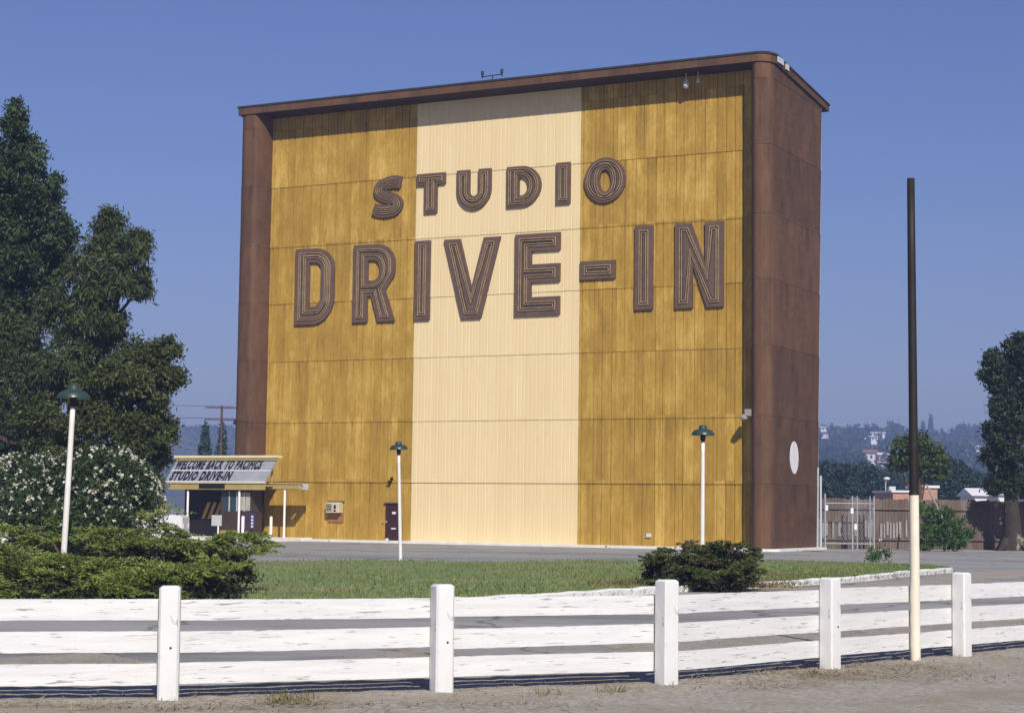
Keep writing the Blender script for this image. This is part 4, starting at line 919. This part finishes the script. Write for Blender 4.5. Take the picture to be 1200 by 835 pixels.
wr.build('wire', M_lampk, up)

# pink building, white buildings behind the fence
pb = empty('pink_building', (at(1052, 590, 150).x, 150, -.12), .1, 'low pink stucco building with white roof edge behind the board fence', 'building')
kk = 150/FPX; zt_ = at(1052, 577, 150).z+.12
MB().box((0, 0, zt_/2), (34*kk, 5, zt_)).build('wall', M_pink, pb); MB().box((0, 0, zt_+.08), (34*kk+.3, 5.3, .16)).build('roof_edge', M_wht, pb)
MB().box((-.5, 0, zt_+.3), (.5, .5, .4)).build('vent', M_grey, pb)
MB().box((32*kk, .5, zt_/2+.2), (17*kk, 4, zt_+.4)).build('upper_block', M_pink, pb); MB().box((32*kk, .5, zt_+.5), (17*kk+.3, 4.3, .2)).build('upper_roof_edge', M_wht, pb)
rs_ = MB().lathe([(.0, -.02), (.42, -.02), (.42, .02), (0, .02)], (0, 0, 0), 16).build('round_sign', M_grey, pb); rs_.location = (7*kk+.2, -2.6, zt_-.1); rs_.rotation_euler = (pi/2, 0, 0)
for x, Y, w, ylab, lab, rm in ((1141, 160, 14, 581, 'small white building seen past the brown fence', M_wht), (1168, 170, 12, 580, 'pale white building partly behind the patchy trunk tree', M_wht), (1204, 150, 26, 580, 'low house with a reddish roof at the right edge', M_roofr)):
    b = at(x, 600, Y); z1 = at(x, ylab, Y).z+.12; k2 = Y/FPX; h_ = empty('low_building', (b.x, Y, -.12), 0, lab, 'building')
    MB().box((0, 0, z1/2), (w*k2, 5, z1)).build('wall', M_wht, h_)
    mb = MB(); w2 = w*k2/2+.3; mb.add([(-w2, -2.8, z1), (w2, -2.8, z1), (w2, 0, z1+.7), (-w2, 0, z1+.7), (-w2, 2.8, z1), (w2, 2.8, z1)], [(0, 1, 2, 3), (3, 2, 5, 4), (0, 3, 4), (1, 5, 2)]); mb.build('roof', rm, h_)
sl = empty('street_lamp', (at(1038, 600, 170).x, 170, -.12), 0, 'thin pale street lamp above the pink building', 'lamp')
zz_ = at(1038, 561, 170).z+.12; MB().tube([(0, 0, 0), (0, 0, zz_)], .05, 6).build('pole', M_grey, sl); MB().lathe([(0, zz_-.1), (.3, zz_-.05), (.3, zz_+.12), (0, zz_+.2)], (.1, 0, 0), 10).build('lamp_head', M_wht, sl)

# ---------------------------------------------------------------- hills
def hill(name, prof, Y0, Y1, Y2, seed, rough):
    """prof: (x at crest, crest height)"""
    r = np.random.default_rng(seed); mb = MB(); NX, NY = 90, 22; xs_ = np.linspace(prof[0][0], prof[-1][0], NX); hz_ = np.interp(xs_, [p[0] for p in prof], [p[1] for p in prof]); V = []
    ph = r.random(8)*6
    for j in range(NY):
        f = j/(NY-1); Y = Y0+(Y2-Y0)*f; fc = (Y1-Y0)/(Y2-Y0); g = (f/fc)**.9 if f < fc else 1-.25*(f-fc)/(1-fc)
        for i in range(NX):
            x = xs_[i]*(Y/Y1); w = rough*(math.sin(x*.02+ph[0]+f*5)+.6*math.sin(x*.051+ph[1]-f*9)+.4*math.sin(x*.11+ph[2]))*g
            V.append((x, Y, hz_[i]*g+w-.5))
    mb.add(V, [(j*NX+i, j*NX+i+1, (j+1)*NX+i+1, (j+1)*NX+i) for j in range(NY-1) for i in range(NX-1)], 0, True)
    return tag(mb.build(name, M_hill), kind='structure'), V, NX, NY
YH = 1300
def hz_at(px, py): p = at(px, py, YH); return (p.x, p.z)
h1, HV, HNX, HNY = hill('near_hills', [(92, 57), (168, 60), hz_at(960, 512), hz_at(1000, 512), hz_at(1040, 514), hz_at(1090, 516), hz_at(1150, 517), hz_at(1200, 520), (505, 54), (704, 46)], 580, YH, 1650, 3, 1.3)
hill('far_hills', [(-900, 78), (-576, 76), (-333, 76), (-285, 70), (-256, 69), (-230, 71), (-128, 72), (128, 68), (448, 64)], 1000, 1600, 1900, 5, 1.6)
HVa = np.array(HV).reshape(HNY, HNX, 3)
def hill_z(x, Y):
    j = int(np.clip(np.searchsorted(HVa[:, 0, 1], Y), 1, HNY-1)); row = HVa[j]; return float(np.interp(x, row[:, 0], row[:, 2]))
HG = 'pale houses on the hill'
hs = [(964, 505, 12, 5, 'white house on the crest touching the tower'), (974, 507, 8, 4, 'second white house along the crest from the tower'), (1028, 511, 16, 5, 'long low white roofed house on the hill crest'), (1022, 517, 9, 6, 'pale house just under the long low roofed one'), (1020, 538, 13, 12, 'largest white house halfway up the hill'), (1032, 540, 12, 9, 'pinkish house beside the largest white house'), (1036, 551, 12, 5, 'white house low on the hill below the pinkish one'), (1012, 513, 5, 4, 'tiny white house below the crest, above the gate'), (1146, 513, 14, 5, 'pale house on the crest right of the round tree'), (1125, 513, 12, 4, 'tan house under the broad round crest tree'), (1129, 536, 8, 5, 'pale house halfway up the hill at right'), (1142, 529, 8, 4, 'small pale house on the slope near the right tree'), (1060, 548, 10, 5, 'pale house behind the citrus tree crown'), (966, 513, 7, 4, 'small white house below the crest beside the tower')]
def on_hill(px, py):                  # the distance at which the line of sight to a house meets the slope
    for Y in range(600, YH-6, 4):
        p = at(px, py, Y)
        if hill_z(p.x, Y) >= p.z: return Y
    return YH-8
hY = [on_hill(x, y+h*.5) for x, y, w, h, _l in hs]
# wooded hillside: reads as one mass
Qs = []
for _ in range(2600):
    Y = 600+740*random.random()**.8; x = Y*random.uniform(.155, .30); z_ = hill_z(x, Y); px_ = 600+FPX*x/Y; py_ = 597-FPX*(z_+2-EYE)/Y
    if any(abs(px_-a) < w_/2+3 and y_-h_*.9 < py_ < y_+h_*1.5+3 and Y < hY[i_]+5 for i_, (a, y_, w_, h_, _l) in enumerate(hs)): continue
    r = random.uniform(2.2, 6.0)*(.75 if random.random() < .6 else 1.2)
    m_ = 26; o = sph(m_)*np.array([r, r, r*.8])*(.5+.5*rng.random(m_))[:, None]; Qs.append(leafquads(np.array([x, Y, z_+r*.45])+o, 3.2, 2.2))
tag(quads('hillside_wood', np.concatenate(Qs), leafmat('hillside_leaves', (.012, .026, .014), (.035, .055, .026), (.075, .085, .04), .02, .05)), kind='stuff')
Qs = []
for _ in range(900):
    Y = 1080+540*random.random(); x = Y*random.uniform(-.2, -.12); r = random.uniform(2.5, 5.5)
    jz = 71*min((Y-1000)/600, 1)**.9 - 3
    m_ = 16; o = sph(m_)*r*(.5+.5*rng.random(m_))[:, None]; Qs.append(leafquads(np.array([x, Y, jz])+o, 4, 2.6))
tag(quads('distant_wood', np.concatenate(Qs), leafmat('distant_leaves', (.012, .026, .014), (.035, .055, .026), trans=.05)), kind='stuff')
SG = 'trees on the hill skyline'
for x, yt, hw, lab in ((1091, 488, 8, 'tall pointed conifer on the hill crest right of the dark pole'), (1082, 494, 7, 'pointed conifer on the hill crest touching the dark pole'), (982, 500, 7, 'conifer on the hill crest nearest the tower'), (1104, 503, 6, 'lower conifer on the hill crest right of the tall pointed one'), (1000, 505, 6, 'short conifer on the crest above the wire gate')):
    e = conifer('hill_conifer', x, yt, YH-30, hw, lab, L_far, SG, 520, 20, 2.6)
for x, y, rx, ry, lab in ((1128, 507, 13, 8, 'broad round tree on the hill crest left of the patchy trunk tree'), (1048, 507, 11, 8, 'broad round tree on the hill crest left of the dark pole'), (1025, 507, 9, 5, 'low round tree on the hill crest above the pink building'), (1144, 508, 8, 7, 'round tree on the hill crest just beside the right tree')):
    Y = YH-25; b = at(x, y+ry+4, Y); ls = px_lobes([(x-rx*.4, y, rx*.6, ry*.9, 0), (x+rx*.4, y+1, rx*.6, ry*.85, 0), (x, y-1, rx*.6, ry, 3)], Y)
    tree('hill_tree', (b.x, b.y, b.z), ls[2][0], .5, ls, lab, L_far, .07, 2.8, 2.0, 0, 3.2, 18, group=SG)
for i, (x, y, w, h, lab) in enumerate(hs):
    Y = hY[i]; k2 = Y/FPX; b = at(x, y+h/2, Y); b.z = max(b.z, hill_z(b.x, Y)+1.0)
    e = empty('hill_house', (b.x, Y, b.z-2), random.uniform(-.5, .5), lab, 'house', HG); ww, hh = w*k2, h*k2*.75
    MB().box((0, 0, hh/2+1), (ww, 7, hh+2)).build('wall', M_pink if i in (5,) else M_wht, e)
    mb = MB(); a = ww/2+.6; zz_ = hh+2; mb.add([(-a, -4.2, zz_), (a, -4.2, zz_), (a, 0, zz_+h*k2*.35), (-a, 0, zz_+h*k2*.35), (-a, 4.2, zz_), (a, 4.2, zz_)], [(0, 1, 2, 3), (3, 2, 5, 4), (0, 3, 4), (1, 5, 2), (0, 4, 5, 1)]); mb.build('roof', (M_grey, M_roofr, M_wht)[i % 3], e)
    mb = MB()
    for q in (-.25, .2): mb.box((q*ww, -3.55, hh*.5+2), (ww*.18, .12, hh*.4))
    mb.build('window', M_glass, e)

# ---------------------------------------------------------------- air
hzb = MB().box((0, 1050, 42.5), (4400, 2300, 87)).build('haze', [])
hm = bpy.data.materials.new('haze_air'); hm.use_nodes = True; nt = hm.node_tree
nt.nodes.remove(nt.nodes['Principled BSDF']); pvn = nt.nodes.new('ShaderNodeVolumePrincipled')
pvn.inputs['Color'].default_value = (.43, .57, 1.0, 1); pvn.inputs['Density'].default_value = .0006; pvn.inputs['Anisotropy'].default_value = 0.
nt.links.new(pvn.outputs[0], nt.nodes['Material Output'].inputs['Volume'])
hzb.data.materials.append(hm); tag(hzb, kind='stuff')

# ---------------------------------------------------------------- sun and sky
sd = Vector((.295, -1.25, 1)).normalized()
sl_ = bpy.data.lights.new('sun', 'SUN'); sl_.energy = 4.9; sl_.angle = math.radians(.5); sl_.color = (1, .94, .84)
so2 = bpy.data.objects.new('sun', sl_); COL.objects.link(so2); so2.rotation_euler = sd.to_track_quat('Z', 'Y').to_euler(); so2.location = (20, -60, 60)
wd = bpy.data.worlds.new('World'); S.world = wd; wd.use_nodes = True; nt = wd.node_tree
sky = nt.nodes.new('ShaderNodeTexSky'); sky.sky_type = 'NISHITA'; sky.sun_disc = False
sky.sun_elevation = math.asin(sd.z); sky.sun_rotation = math.atan2(sd.x, sd.y)
sky.air_density = 1.3; sky.dust_density = .6; sky.ozone_density = 3.5
tint = nt.nodes.new('ShaderNodeMix'); tint.data_type = 'RGBA'; tint.blend_type = 'MULTIPLY'; tint.inputs['Factor'].default_value = 1
tint.inputs['B'].default_value = (.52, .525, .83, 1); nt.links.new(sky.outputs[0], tint.inputs['A'])
bg = nt.nodes['Background']; bg.inputs['Strength'].default_value = .096; nt.links.new(tint.outputs['Result'], bg.inputs['Color'])
S.view_settings.view_transform = 'Standard'; S.view_settings.look = 'None'; S.view_settings.exposure = .02; S.view_settings.gamma = 1
S.cycles.max_bounces = 6; S.cycles.diffuse_bounces = 3; S.cycles.transparent_max_bounces = 6; S.cycles.volume_bounces = 0
